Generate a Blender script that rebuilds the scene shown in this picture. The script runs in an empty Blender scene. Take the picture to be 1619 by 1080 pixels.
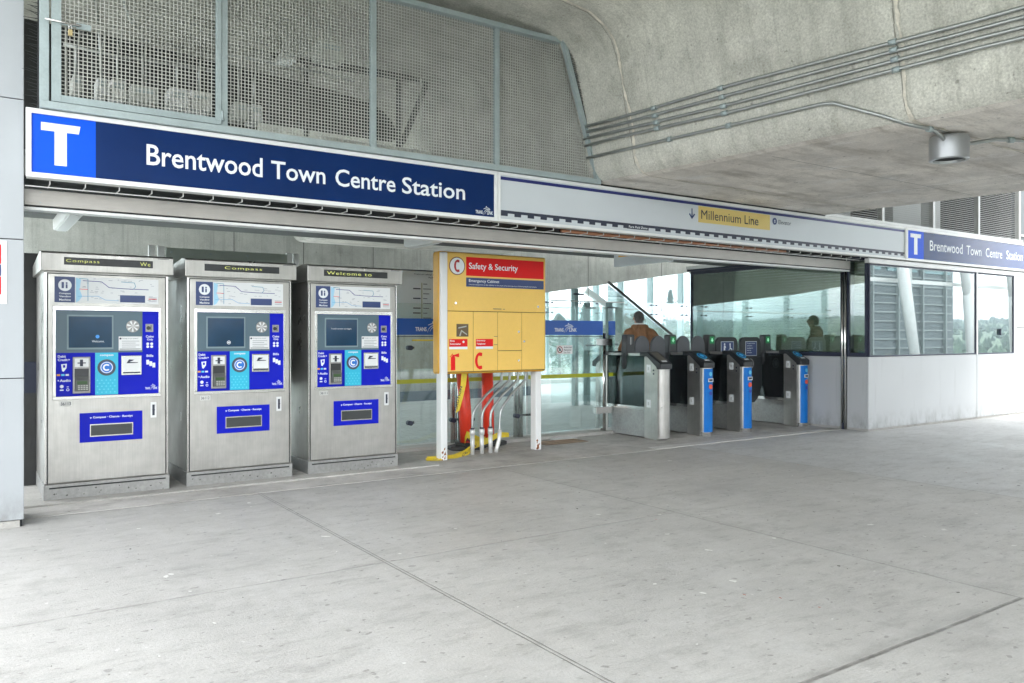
import bpy, bmesh, math, random
from mathutils import Vector, Matrix
random.seed(7)
S = bpy.context.scene
C = S.collection
R = math.radians
PI = math.pi

# ------------------------------------------------------------------ camera, sky, sun, exposure
YAW = R(55.86)
cam_d = bpy.data.cameras.new("camera")
cam = bpy.data.objects.new("camera", cam_d); C.objects.link(cam); S.camera = cam
cam.location = (0, 0, 1.45)
cam.rotation_euler = (PI / 2, 0, YAW - PI / 2)
cam_d.sensor_width = 36.0
cam_d.lens = 36.0 * 1272 / 1619
cam_d.shift_y = -(540 - 531) / 1619.0
cam_d.clip_start = 0.05; cam_d.clip_end = 5000

SUN_EL, SUN_AZ = R(46), R(166)          # azimuth clockwise from +Y
W = bpy.data.worlds.new("World"); S.world = W; W.use_nodes = True
wn = W.node_tree.nodes; wl = W.node_tree.links
bg = wn["Background"]
sky = wn.new("ShaderNodeTexSky"); sky.sky_type = 'NISHITA'; sky.sun_disc = False
sky.sun_elevation = SUN_EL; sky.sun_rotation = SUN_AZ
sky.air_density = 1.0; sky.dust_density = 1.0; sky.ozone_density = 0.6
hs = wn.new("ShaderNodeHueSaturation"); hs.inputs["Saturation"].default_value = 0.15
wl.new(sky.outputs[0], hs.inputs["Color"])
cl = wn.new("ShaderNodeMix"); cl.data_type = 'RGBA'; cl.inputs[0].default_value = .55       # even cloud layer
cl.inputs[7].default_value = (7.2, 7.4, 7.6, 1)
wl.new(hs.outputs[0], cl.inputs[6]); wl.new(cl.outputs[2], bg.inputs[0])
bg.inputs[1].default_value = 0.12
sd = bpy.data.lights.new("sun", 'SUN'); sd.energy = .6; sd.angle = R(20); sd.color = (1, .97, .92)
so = bpy.data.objects.new("sun", sd); C.objects.link(so)
dirv = Vector((math.sin(SUN_AZ) * math.cos(SUN_EL), math.cos(SUN_AZ) * math.cos(SUN_EL), math.sin(SUN_EL)))
so.rotation_euler = dirv.to_track_quat('Z', 'Y').to_euler()
S.view_settings.view_transform = 'Standard'; S.view_settings.look = 'None'
S.view_settings.gamma = 1; S.view_settings.exposure = 2.9
S.cycles.max_bounces = 10; S.cycles.transparent_max_bounces = 24

# ------------------------------------------------------------------ materials
MATS = {}
class NT:
    def __init__(s, name):
        s.m = bpy.data.materials.new(name); s.m.use_nodes = True
        s.t = s.m.node_tree; s.b = s.t.nodes["Principled BSDF"]; s.out = s.t.nodes["Material Output"]
        MATS[name] = s.m
    def n(s, typ, **k):
        nd = s.t.nodes.new(typ)
        for a, v in k.items(): setattr(nd, a, v)
        return nd
    def l(s, a, b): s.t.links.new(a, b)
    def math(s, op, a, b=None, c=None):
        nd = s.n("ShaderNodeMath", operation=op)
        for i, v in enumerate((a, b, c)):
            if v is None: continue
            if isinstance(v, (int, float)): nd.inputs[i].default_value = v
            else: s.l(v, nd.inputs[i])
        return nd.outputs[0]
    def coord(s, scale=(1, 1, 1)):
        tc = s.n("ShaderNodeTexCoord"); mp = s.n("ShaderNodeMapping"); mp.inputs["Scale"].default_value = scale
        s.l(tc.outputs["Object"], mp.inputs["Vector"]); return mp.outputs[0]
    def noise(s, scale, stretch=(1, 1, 1), detail=4, rough=.6):
        nd = s.n("ShaderNodeTexNoise"); nd.inputs["Scale"].default_value = scale
        nd.inputs["Detail"].default_value = detail; nd.inputs["Roughness"].default_value = rough
        s.l(s.coord(stretch), nd.inputs["Vector"]); return nd.outputs[0]
    def ramp(s, v, a, b, lo=0., hi=1.):
        nd = s.n("ShaderNodeMapRange"); nd.inputs[1].default_value = a; nd.inputs[2].default_value = b
        nd.inputs[3].default_value = lo; nd.inputs[4].default_value = hi; s.l(v, nd.inputs[0]); return nd.outputs[0]
    def mixc(s, f, a, b):
        nd = s.n("ShaderNodeMix", data_type='RGBA')
        if isinstance(f, (int, float)): nd.inputs[0].default_value = f
        else: s.l(f, nd.inputs[0])
        for i, v in ((6, a), (7, b)):
            if isinstance(v, tuple): nd.inputs[i].default_value = (*v[:3], 1)
            else: s.l(v, nd.inputs[i])
        return nd.outputs[2]
    def scalec(s, col, f):
        nd = s.n("ShaderNodeVectorMath", operation='SCALE')
        if isinstance(col, tuple): nd.inputs[0].default_value = col[:3]
        else: s.l(col, nd.inputs[0])
        s.l(f, nd.inputs["Scale"]); return nd.outputs[0]
    def bump(s, h, strength=.3, dist=.01):
        nd = s.n("ShaderNodeBump"); nd.inputs["Strength"].default_value = strength
        nd.inputs["Distance"].default_value = dist; s.l(h, nd.inputs["Height"]); s.l(nd.outputs[0], s.b.inputs["Normal"])

def mat(name, col, rough=.5, metal=0., noise=(), bump=None, spec=.5, coat=0., rnoise=None):
    t = NT(name); b = t.b
    b.inputs["Base Color"].default_value = (*col, 1); b.inputs["Roughness"].default_value = rough
    b.inputs["Metallic"].default_value = metal; b.inputs["Specular IOR Level"].default_value = spec
    b.inputs["Coat Weight"].default_value = coat; b.inputs["Coat Roughness"].default_value = .08
    if noise:
        f = None
        for sc, amt, st in noise:
            v = t.ramp(t.noise(sc, st), .25, .75, 1 - amt, 1 + amt)
            f = v if f is None else t.math('MULTIPLY', f, v)
        t.l(t.scalec(col, f), b.inputs["Base Color"])
    if rnoise:
        sc, amt, st = rnoise
        t.l(t.ramp(t.noise(sc, st), .3, .7, max(.02, rough - amt), rough + amt), b.inputs["Roughness"])
    if bump: t.bump(t.noise(bump[0], bump[3] if len(bump) > 3 else (1, 1, 1)), bump[1], bump[2])
    return t.m

def emit(name, col, st):
    t = NT(name); t.b.inputs["Base Color"].default_value = (*[c * .3 for c in col], 1)
    t.b.inputs["Emission Color"].default_value = (*col, 1); t.b.inputs["Emission Strength"].default_value = st
    return t.m

def glass(name, tint=(.86, .94, .93), gain=1.6, rough=.01, base=.03):
    t = NT(name); t.t.nodes.remove(t.b)
    tr = t.n("ShaderNodeBsdfTransparent"); tr.inputs[0].default_value = (*tint, 1)
    gl = t.n("ShaderNodeBsdfGlossy"); gl.inputs["Roughness"].default_value = rough; gl.inputs[0].default_value = (.95, 1, 1, 1)
    fr = t.n("ShaderNodeLayerWeight"); fr.inputs[0].default_value = .35
    f = t.math('MULTIPLY_ADD', fr.outputs["Fresnel"], gain, base)
    f = t.math('MINIMUM', f, .9)
    mx = t.n("ShaderNodeMixShader"); t.l(f, mx.inputs[0]); t.l(tr.outputs[0], mx.inputs[1]); t.l(gl.outputs[0], mx.inputs[2])
    t.l(mx.outputs[0], t.out.inputs[0]); return t.m

U = (1, 1, 1)
M_white = mat('white_paint', (.78, .79, .78), .4, noise=[(3, .04, U)])

def clad_mat(name, col):
    t = NT(name); tc = t.n("ShaderNodeTexCoord"); sp = t.n("ShaderNodeSeparateXYZ"); t.l(tc.outputs["Object"], sp.inputs[0])
    base = t.scalec(col, t.ramp(t.noise(.9, U, 3), .3, .7, .965, 1.035))
    low = t.math('MULTIPLY', t.ramp(sp.outputs[2], .0, .32, .8, 0.), t.ramp(t.noise(7, (1, 1, .5), 6, .75), .42, .66, .0, 1.))
    drip = t.math('MULTIPLY', t.ramp(t.noise(9, (1, 1, .06), 4, .7), .60, .74, 0., .22), 1.)
    scuff = t.ramp(t.noise(11, (.35, 1, 1.6), 5, .8), .70, .735, 0., .5)
    f = t.math('MAXIMUM', t.math('MAXIMUM', low, drip), scuff)
    t.l(t.mixc(f, base, (.20, .20, .19)), t.b.inputs["Base Color"]); t.b.inputs["Roughness"].default_value = .34
    return t.m
M_panel = clad_mat('white_metal_panel', (.355, .378, .395))
M_booth = clad_mat('booth_panel', (.455, .47, .478))
M_frame = mat('aluminium_frame', (.7, .7, .68), .38, .35, noise=[(20, .05, U)])
M_alu = mat('aluminium_beam', (.43, .41, .38), .45, .35, noise=[(2.5, .12, (1, 1, 1)), (60, .05, (.1, 1, 1))])
M_steel = mat('brushed_steel', (.46, .45, .425), .36, .88, noise=[(90, .08, (1, 1, .03)), (2.2, .14, U), (9, .06, U)], rnoise=(3, .1, U), bump=(150, .05, .002, (1, 1, .05)))
M_steel_d = mat('brushed_steel_plinth', (.34, .34, .33), .45, .7, noise=[(30, .15, U), (3, .18, U)])
M_polish = mat('polished_steel', (.66, .65, .63), .16, 1., noise=[(6, .1, U)])
M_galv = mat('galvanised_frame', (.36, .425, .43), .5, .35, noise=[(5, .12, U), (50, .08, U)])
M_wire = mat('mesh_wire', (.50, .505, .47), .5, .3, noise=[(3, .2, U)])
M_slat = mat('louvre_slat', (.60, .61, .60), .45, .3, noise=[(3, .1, U)])
M_conduit = mat('galvanised_conduit', (.38, .40, .39), .35, .8, noise=[(12, .12, U)])
M_black = mat('black_plastic', (.018, .02, .022), .35, noise=[(10, .2, U)])
M_rubber = mat('black_rubber', (.03, .03, .03), .7, noise=[(20, .3, U)])
M_dark = mat('dark_void', (.02, .022, .022), .9)
M_slate = mat('slate_bezel', (.075, .13, .165), .35)
M_screen = mat('screen_glass', (.008, .04, .09), .08, noise=[(3, .25, U)])
M_blue = mat('machine_blue', (.004, .010, .46), .4, spec=.12)
M_cyan = mat('cyan_panel', (.02, .46, .66), .35)
M_cyan2 = mat('cyan_dots', (.10, .62, .78), .35)
M_tblue = mat('logo_blue', (.001, .085, .70), .35, spec=.15)
M_navy = mat('sign_navy', (.001, .020, .105), .3, noise=[(1.5, .15, U)], spec=.15)
M_navy3 = mat('sign_navy_glossy', (.012, .035, .13), .16, spec=.5, coat=.12, noise=[(1.5, .15, U)])
M_letter = mat('white_lettering', (.80, .84, .86), .5)
M_ink = mat('dark_ink', (.02, .025, .05), .5)
M_signw = mat('sign_white', (.60, .64, .67), .25, noise=[(.8, .04, U)], coat=.2)
M_yel_l = mat('line_yellow', (.72, .55, .17), .35)
M_cab = mat('cabinet_yellow', (.86, .555, .125), .38, noise=[(1.2, .05, U), (25, .02, U)], coat=.1, spec=.35)
M_cab_e = mat('cabinet_edge_yellow', (.72, .38, .03), .35, noise=[(6, .08, U)])
M_red = mat('sign_red', (.75, .01, .01), .4, spec=.2)
M_cnavy = mat('label_navy', (.03, .055, .17), .35)
M_orange = mat('delineator_orange', (.85, .045, .015), .4, noise=[(4, .08, U)])
M_tape = mat('caution_yellow', (.75, .56, .03), .4, noise=[(20, .15, U)])
M_gblue = mat('gate_blue', (.003, .16, .55), .4, noise=[(5, .06, U)], spec=.2)
M_padgrey = mat('paddle_grey', (.075, .08, .088), .42, noise=[(200, .25, U)])
M_olive = mat('blind_olive', (.36, .36, .27), .6, noise=[(3, .08, U)])
M_blindw = mat('blind_pale', (.38, .41, .39), .55, noise=[(3, .08, U)])
M_lime = mat('lime_stripe', (.42, .44, .02), .45)
M_box = mat('equipment_grey', (.42, .44, .40), .55, noise=[(5, .12, U)])
M_boxg = mat('equipment_green', (.36, .41, .35), .5, noise=[(3, .12, U)])
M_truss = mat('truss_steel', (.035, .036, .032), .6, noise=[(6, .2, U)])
M_duct = mat('duct_sheet', (.40, .40, .36), .5, .4, noise=[(4, .15, U)])
M_warm_bar = mat('warm_glow_bar', (.55, .25, .14), .35, .6)
M_jacket = mat('brown_jacket', (.25, .13, .065), .8, noise=[(9, .28, (1, 1, .5)), (60, .15, U)], bump=(14, .8, .03, (1.5, 1.5, .6)), spec=.2)
M_trouser = mat('dark_trousers', (.02, .025, .04), .8)
M_skin = mat('skin', (.42, .24, .17), .5)
M_hair = mat('grey_hair', (.085, .08, .075), .9, noise=[(45, .8, U), (120, .5, U)], bump=(70, .9, .02))
M_shoe = mat('dark_shoes', (.02, .02, .02), .5)
M_pap = mat('paper_white', (.72, .74, .74), .5)
def mat_once(name, col, rough=.45): return MATS.get(name) or mat(name, col, rough)
M_led = emit('led_amber_green', (.50, .55, .16), .26)
M_green = emit('gate_green_light', (.01, .35, .10), .07)
M_glass = glass('clear_glass', (.92, .97, .965), .8, .01, .02)
M_cglass = glass('curtain_glass', (.93, .98, .98), .5, .02, .02)
M_bglass = glass('booth_glass', (.82, .90, .86), .95, .01, .07)
M_fglass = glass('booth_front_glass', (.66, .78, .76), 1.5, .01, .26)
M_strip = glass('blue_film', (.01, .13, .62), .5, .15, .03)
def film(name, col, alpha):
    t = NT(name); t.b.inputs["Base Color"].default_value = (*col, 1); t.b.inputs["Alpha"].default_value = alpha
    t.b.inputs["Roughness"].default_value = .3; return t.m
M_film = film('blue_strip_film', (.005, .10, .50), .86)

# concrete of the guideway
def concrete(name, col, streak=None, warm=(.30, .27, .22), grain=.22):
    t = NT(name)
    big = t.ramp(t.noise(.8, U, 7, .65), .3, .7, .74, 1.22)
    mid = t.ramp(t.noise(4, U, 5, .65), .3, .7, .90, 1.10)
    fine = t.ramp(t.noise(55, U, 3, .7), .3, .7, 1 - grain, 1 + grain)
    f = t.math('MULTIPLY', t.math('MULTIPLY', big, mid), fine)
    base = t.scalec(col, f)
    if streak:
        st = t.ramp(t.noise(2.2, streak, 6, .7), .50, .72, 0., .75)
        base = t.mixc(st, base, t.scalec(warm, fine))
    pits = t.ramp(t.noise(14, U, 2, .5), .70, .76, 0., .55)
    base = t.mixc(pits, base, (.09, .085, .075))
    drk = t.ramp(t.noise(1.3, (1, 1, 1), 9, .78), .53, .66, 0., .55)
    base = t.mixc(drk, base, t.scalec((col[0] * .50, col[1] * .50, col[2] * .48), fine))
    paler = t.ramp(t.noise(1.9, (1, .7, 1), 8, .75), .55, .66, 0., .5)  # random paler patches
    base = t.mixc(paler, base, t.scalec((min(.8, col[0] * 1.25), min(.8, col[1] * 1.25), min(.8, col[2] * 1.3)), fine))
    t.l(base, t.b.inputs["Base Color"]); t.b.inputs["Roughness"].default_value = .85
    t.bump(t.noise(60, U, 4, .7), .35, .01)
    return t.m
M_conc = concrete("guideway_concrete", (.50, .495, .44), streak=(.9, 3.4, .22), warm=(.31, .305, .26), grain=.24)
M_soff = concrete("soffit_concrete", (.70, .665, .61), streak=(.35, 1.6, 1), warm=(.30, .26, .21), grain=.12)
M_seam = mat('seam_mortar', (.62, .585, .50), .9, noise=[(9, .3, U), (60, .15, U)])
M_wall = concrete('wall_concrete', (.42, .43, .395), streak=(5, 5, .2), warm=(.25, .255, .225), grain=.16)
M_curb = concrete('curb_concrete', (.40, .39, .365), grain=.1)

def floor_mat():
    t = NT('plaza_concrete')
    tc = t.n("ShaderNodeTexCoord"); sp = t.n("ShaderNodeSeparateXYZ"); t.l(tc.outputs["Object"], sp.inputs[0])
    x, y = sp.outputs[0], sp.outputs[1]
    wob = t.math('MULTIPLY_ADD', t.noise(1.5, U, 3), .03, -.015)
    def line(v, at, w, soft=.003, lim=None, limv=None):
        d = t.math('ABSOLUTE', t.math('SUBTRACT', t.math('ADD', v, wob) if w < .05 and soft > .004 else v, at))
        m = t.ramp(d, w, w + soft, 1., 0.)
        if lim is not None:
            m = t.math('MULTIPLY', m, t.math('LESS_THAN', limv, lim) if lim > 0 else t.math('GREATER_THAN', limv, -lim))
        return m
    big = t.ramp(t.noise(.7, U, 6, .62), .3, .7, .90, 1.09)
    mid = t.ramp(t.noise(5, (1, 1.8, 1), 7, .75), .3, .7, .91, 1.08)
    fine = t.ramp(t.noise(90, U, 4, .8), .3, .7, .87, 1.12)
    f = t.math('MULTIPLY', t.math('MULTIPLY', big, mid), fine)
    col = t.mixc(t.ramp(x, 7.795, 7.81, 0., 1.), (.425, .418, .398), (.45, .455, .45))
    base = t.scalec(col, f)
    # smudges, stains, gum
    smg = t.ramp(t.noise(2.3, (1, 2.6, 1), 8, .8), .50, .66, 0., .55)
    base = t.mixc(smg, base, (.24, .233, .22))
    sm2 = t.ramp(t.noise(9, (.6, 2.6, 1), 6, .8), .56, .66, 0., .45)
    base = t.mixc(sm2, base, (.20, .195, .18))
    wrn = t.ramp(t.noise(1.4, (1.6, .7, 1), 8, .8), .52, .62, 0., .40)
    base = t.mixc(wrn, base, (.50, .495, .48))
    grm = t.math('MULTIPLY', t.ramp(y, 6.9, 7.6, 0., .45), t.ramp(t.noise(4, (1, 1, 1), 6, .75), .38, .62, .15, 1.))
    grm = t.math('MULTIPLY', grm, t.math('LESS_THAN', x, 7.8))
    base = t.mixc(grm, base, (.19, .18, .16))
    spots = t.ramp(t.noise(17, (1, 1.3, 1), 2, .4), .675, .70, 0., .55)
    base = t.mixc(spots, base, (.17, .16, .15))
    pale = t.ramp(t.noise(13, (1.4, 1, 1), 4, .6), .69, .71, 0., .5)
    base = t.mixc(pale, base, (.68, .68, .66))
    # joints
    j = line(x, 2.217, .0025); j = t.math('MAXIMUM', j, line(x, 2.240, .0025))
    j = t.math('MAXIMUM', j, t.math('MULTIPLY', line(x, 4.83, .004, .01), .55))
    j = t.math('MAXIMUM', j, t.math('MULTIPLY', line(y, 4.72, .005, .012, 4.83, x), .42))
    j = t.math('MAXIMUM', j, line(y, 2.1, .006, .01, 4.83, x))
    j = t.math('MAXIMUM', j, t.math('MULTIPLY', line(y, 7.42, .004, .006), .8))
    j = t.math('MAXIMUM', j, t.math('MULTIPLY', line(x, 7.80, .004, .008), .6))
    j = t.math('MULTIPLY', j, t.ramp(t.noise(9, U, 3), .3, .6, .45, 1.))
    st = t.math('MULTIPLY', t.ramp(t.math('ABSOLUTE', t.math('SUBTRACT', y, 2.13)), 0., .07, .55, 0.), t.math('LESS_THAN', x, 4.83))
    st = t.math('MULTIPLY', st, t.ramp(t.noise(3, U, 5), .35, .65, .3, 1.))
    st2 = t.math('MULTIPLY', t.ramp(t.math('ABSOLUTE', t.math('SUBTRACT', x, 4.86)), 0., .06, .3, 0.), t.ramp(t.noise(3, U, 5), .35, .65, .1, 1.))
    base = t.mixc(t.math('MAXIMUM', st, st2), base, (.27, .265, .25))
    base = t.mixc(t.math('MULTIPLY', j, .8), base, (.10, .095, .085))
    t.l(base, t.b.inputs["Base Color"])
    t.l(t.ramp(t.noise(1.1, U, 5), .3, .7, .45, .68), t.b.inputs["Roughness"])
    # trowel arcs
    wv = t.n("ShaderNodeTexWave", wave_type='RINGS'); wv.inputs["Scale"].default_value = 9; wv.inputs["Distortion"].default_value = 14
    wv.inputs["Detail"].default_value = 3; t.l(t.coord((.7, 1, 1)), wv.inputs["Vector"])
    h = t.math('ADD', t.math('MULTIPLY', wv.outputs["Fac"], .22), t.math('MULTIPLY', t.noise(70, U, 4, .7), 1.))
    h = t.math('SUBTRACT', h, t.math('MULTIPLY', j, 4.))
    t.bump(h, .5, .006)
    return t.m
M_floor = floor_mat()
M_inner = concrete('inner_band_concrete', (.45, .435, .41), streak=(1, 2, 1), warm=(.20, .19, .17), grain=.08)
def paver_mat():
    t = NT('pale_pavers')
    br = t.n("ShaderNodeTexBrick"); br.inputs["Scale"].default_value = 1.7
    br.inputs["Color1"].default_value = (.52, .55, .54, 1); br.inputs["Color2"].default_value = (.60, .62, .61, 1)
    br.inputs["Mortar"].default_value = (.33, .35, .35, 1); br.inputs["Mortar Size"].default_value = .012
    t.l(t.coord(), br.inputs["Vector"])
    t.l(t.scalec(br.outputs[0], t.ramp(t.noise(1.2), .3, .7, .9, 1.08)), t.b.inputs["Base Color"]); t.b.inputs["Roughness"].default_value = .5
    return t.m
M_paver = paver_mat()

# ------------------------------------------------------------------ mesh helpers
class MB:
    def __init__(s): s.v = []; s.f = []; s.sm = []; s.cuts = []
    def add(s, vs, fs, smooth=False):
        s.cuts.append((len(s.v), len(s.f))); o = len(s.v); s.v += [tuple(p) for p in vs]; s.f += [tuple(i + o for i in f) for f in fs]; s.sm += [smooth] * len(fs); return s
    def box(s, x0, x1, y0, y1, z0, z1):
        vs = [(x, y, z) for z in (z0, z1) for y in (y0, y1) for x in (x0, x1)]
        return s.add(vs, [(0, 2, 3, 1), (4, 5, 7, 6), (0, 1, 5, 4), (2, 6, 7, 3), (0, 4, 6, 2), (1, 3, 7, 5)])
    def prism(s, pts, y0, y1, ax='y'):
        n = len(pts)
        def P(a, b, d): return {'y': (a, d, b), 'x': (d, a, b), 'z': (a, b, d)}[ax]
        vs = [P(a, b, y0) for a, b in pts] + [P(a, b, y1) for a, b in pts]
        fs = [tuple(range(n)), tuple(range(2 * n - 1, n - 1, -1))] + [(i, (i + 1) % n, n + (i + 1) % n, n + i) for i in range(n)]
        return s.add(vs, fs)
    def tube(s, path, r, n=10, cap=True):
        path = [Vector(p) for p in path]; rs = r if isinstance(r, (list, tuple)) else [r] * len(path)
        vs = []; prev = None
        for i, p in enumerate(path):
            a = path[max(0, i - 1)]; b = path[min(len(path) - 1, i + 1)]; t = (b - a).normalized()
            if prev is None: u = t.cross(Vector((0, 0, 1))); u = t.cross(Vector((1, 0, 0))) if u.length < .05 else u
            else: u = prev - t * prev.dot(t)
            u.normalize(); prev = u; w = t.cross(u)
            for k in range(n):
                an = 2 * PI * k / n; vs.append(p + (u * math.cos(an) + w * math.sin(an)) * rs[i])
        fs = []
        for i in range(len(path) - 1):
            for k in range(n):
                k2 = (k + 1) % n; fs.append((i * n + k, i * n + k2, (i + 1) * n + k2, (i + 1) * n + k))
        s.add(vs, fs, True)
        if cap:
            o = len(s.v) - len(vs); s.f += [tuple(o + k for k in range(n)), tuple(o + len(vs) - n + k for k in range(n))]; s.sm += [False, False]
        return s
    def cyl(s, c, r, z0, z1, n=24): return s.tube([(c[0], c[1], z0), (c[0], c[1], z1)], r, n)
    def disc(s, x, z, r, y0, y1, n=24, r2=None):      # disc facing -Y
        return s.prism([(x + r * math.cos(2 * PI * k / n), z + (r2 or r) * math.sin(2 * PI * k / n)) for k in range(n)], y0, y1)
    def ring(s, x, z, r, w, y0, y1, n=28):
        for k in range(n):
            a, b = 2 * PI * k / n, 2 * PI * (k + 1) / n
            s.prism([(x + q * math.cos(t), z + q * math.sin(t)) for q, t in ((r - w, a), (r, a), (r, b), (r - w, b))], y0, y1)
        return s
    def text(s, body, o, u, v, w=None, h=None, bold=.0, th=.002, ls=1.0):
        """lettering lying in the plane (u, v) from o; w, h = size of the inked box"""
        cu = bpy.data.curves.new('t', 'FONT'); cu.body = body; cu.offset = bold; cu.space_character = ls; cu.resolution_u = 3
        cu.fill_mode = 'FRONT'
        ob = bpy.data.objects.new('t', cu); me = bpy.data.meshes.new_from_object(ob)
        P = [q.co.copy() for q in me.vertices]; F = [tuple(p.vertices) for p in me.polygons]
        bpy.data.objects.remove(ob); bpy.data.curves.remove(cu); bpy.data.meshes.remove(me)
        if not P: return s
        x0, x1 = min(p.x for p in P), max(p.x for p in P); y0, y1 = min(p.y for p in P), max(p.y for p in P)
        sx = w / (x1 - x0) if w else None; sy = h / (y1 - y0) if h else None
        sx = sx or sy; sy = sy or sx
        o, u, v = Vector(o), Vector(u), Vector(v); nn = u.cross(v)
        s.add([o + u * ((p.x - x0) * sx) + v * ((p.y - y0) * sy) + nn * th for p in P], F); return s
    def each(s, name, m, parent=None, **k):
        """one object for every primitive that was added"""
        cs = s.cuts + [(len(s.v), len(s.f))]; out = []
        for (v0, f0), (v1, f1) in zip(cs, cs[1:]):
            q = MB(); q.add(s.v[v0:v1], [tuple(i - v0 for i in f) for f in s.f[f0:f1]]); q.sm = s.sm[f0:f1]; out.append(q.build(name, m, parent, **k))
        return out
    def build(s, name, m, parent=None, bevel=0., loc=None, seg=2):
        me = bpy.data.meshes.new(name); me.from_pydata(s.v, [], s.f); me.validate()
        me.polygons.foreach_set('use_smooth', s.sm[:len(me.polygons)] if len(me.polygons) == len(s.sm) else [False] * len(me.polygons))
        bm = bmesh.new(); bm.from_mesh(me)
        if bevel or not name.startswith('lettering'): bmesh.ops.recalc_face_normals(bm, faces=bm.faces)
        bm.to_mesh(me); bm.free()
        me.materials.append(m); o = bpy.data.objects.new(name, me); C.objects.link(o)
        if parent: o.parent = parent
        if loc: o.location = loc
        if bevel:
            b = o.modifiers.new('bevel', 'BEVEL'); b.width = bevel; b.segments = seg; b.limit_method = 'ANGLE'; b.angle_limit = R(40)
        return o
def tag(o, label=None, cat=None, group=None, kind=None):
    for k, v in (('label', label), ('category', cat), ('group', group), ('kind', kind)):
        if v: o[k] = v
    return o
def thing(name, loc, label, cat, group=None, rz=0):
    o = bpy.data.objects.new(name, None); C.objects.link(o); o.location = loc; o.rotation_euler = (0, 0, rz)
    o.empty_display_size = .1; return tag(o, label, cat, group)
def struct(name, mb, m): return tag(mb.build(name, m), kind='structure')
def copy_tree(o, parent=None):
    c = o.copy(); C.objects.link(c); c.parent = parent
    for ch in [q for q in S.objects if q.parent == o]: copy_tree(ch, c)
    return c
X3, Z3 = (1, 0, 0), (0, 0, 1)
def txt(parent, body, x0, z0, w, h, y, m, bold=.0, ls=1., name='lettering'):
    return MB().text(body, (x0, y, z0), X3, Z3, w, h, bold, .001, ls).build(name, m, parent)

# ------------------------------------------------------------------ setting
mb = MB(); mb.add([(-1200, -1200, -9), (1200, -1200, -9), (1200, 1200, -9), (-1200, 1200, -9)], [(0, 1, 2, 3)])
M_grass = mat('town_ground', (.09, .12, .075), .9, noise=[(.02, .3, U), (.2, .3, U)])
struct('ground', mb, M_grass)
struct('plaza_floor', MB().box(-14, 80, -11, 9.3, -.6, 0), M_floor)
struct('entrance_floor', MB().box(.38, 11.2, 7.43, 9.28, .0, .004), M_inner)
struct('concourse_floor', MB().box(-6, 34, 9.3, 21.5, -.6, .002), M_paver)
struct('threshold_strip', MB().box(7.3, 10.93, 7.45, 7.62, .004, .009), mat('threshold_grey', (.52, .51, .49), .5, noise=[(12, .15, U)]))
struct('kerb_ledge', MB().box(.38, 4.35, 7.86, 8.9, .004, .018), M_curb)
# hills and far wood
def hills():
    vs = []; fs = []; n = 140; rows = 7
    for j in range(rows):
        for i in range(n + 1):
            a = 2 * PI * i / n
            rad = 230 + 95 * j
            z = -9 + (j / (rows - 1)) ** .8 * (24 + 7 * math.sin(3 * a + 1) + 5 * math.sin(7 * a) + 3 * math.sin(17 * a + 2)) + (random.random() * 1.5 if j else 0)
            if i == n: z = vs[j * (n + 1)][2]
            vs.append((rad * math.cos(a), rad * math.sin(a), z))
    for j in range(rows - 1):
        for i in range(n): fs.append((j * (n + 1) + i, j * (n + 1) + i + 1, (j + 1) * (n + 1) + i + 1, (j + 1) * (n + 1) + i))
    return MB().add(vs, fs, True)
M_hill = mat('hill_green', (.10, .15, .085), .95, noise=[(.05, .45, U), (.35, .35, U)])
struct('hills', hills(), M_hill)

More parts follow.
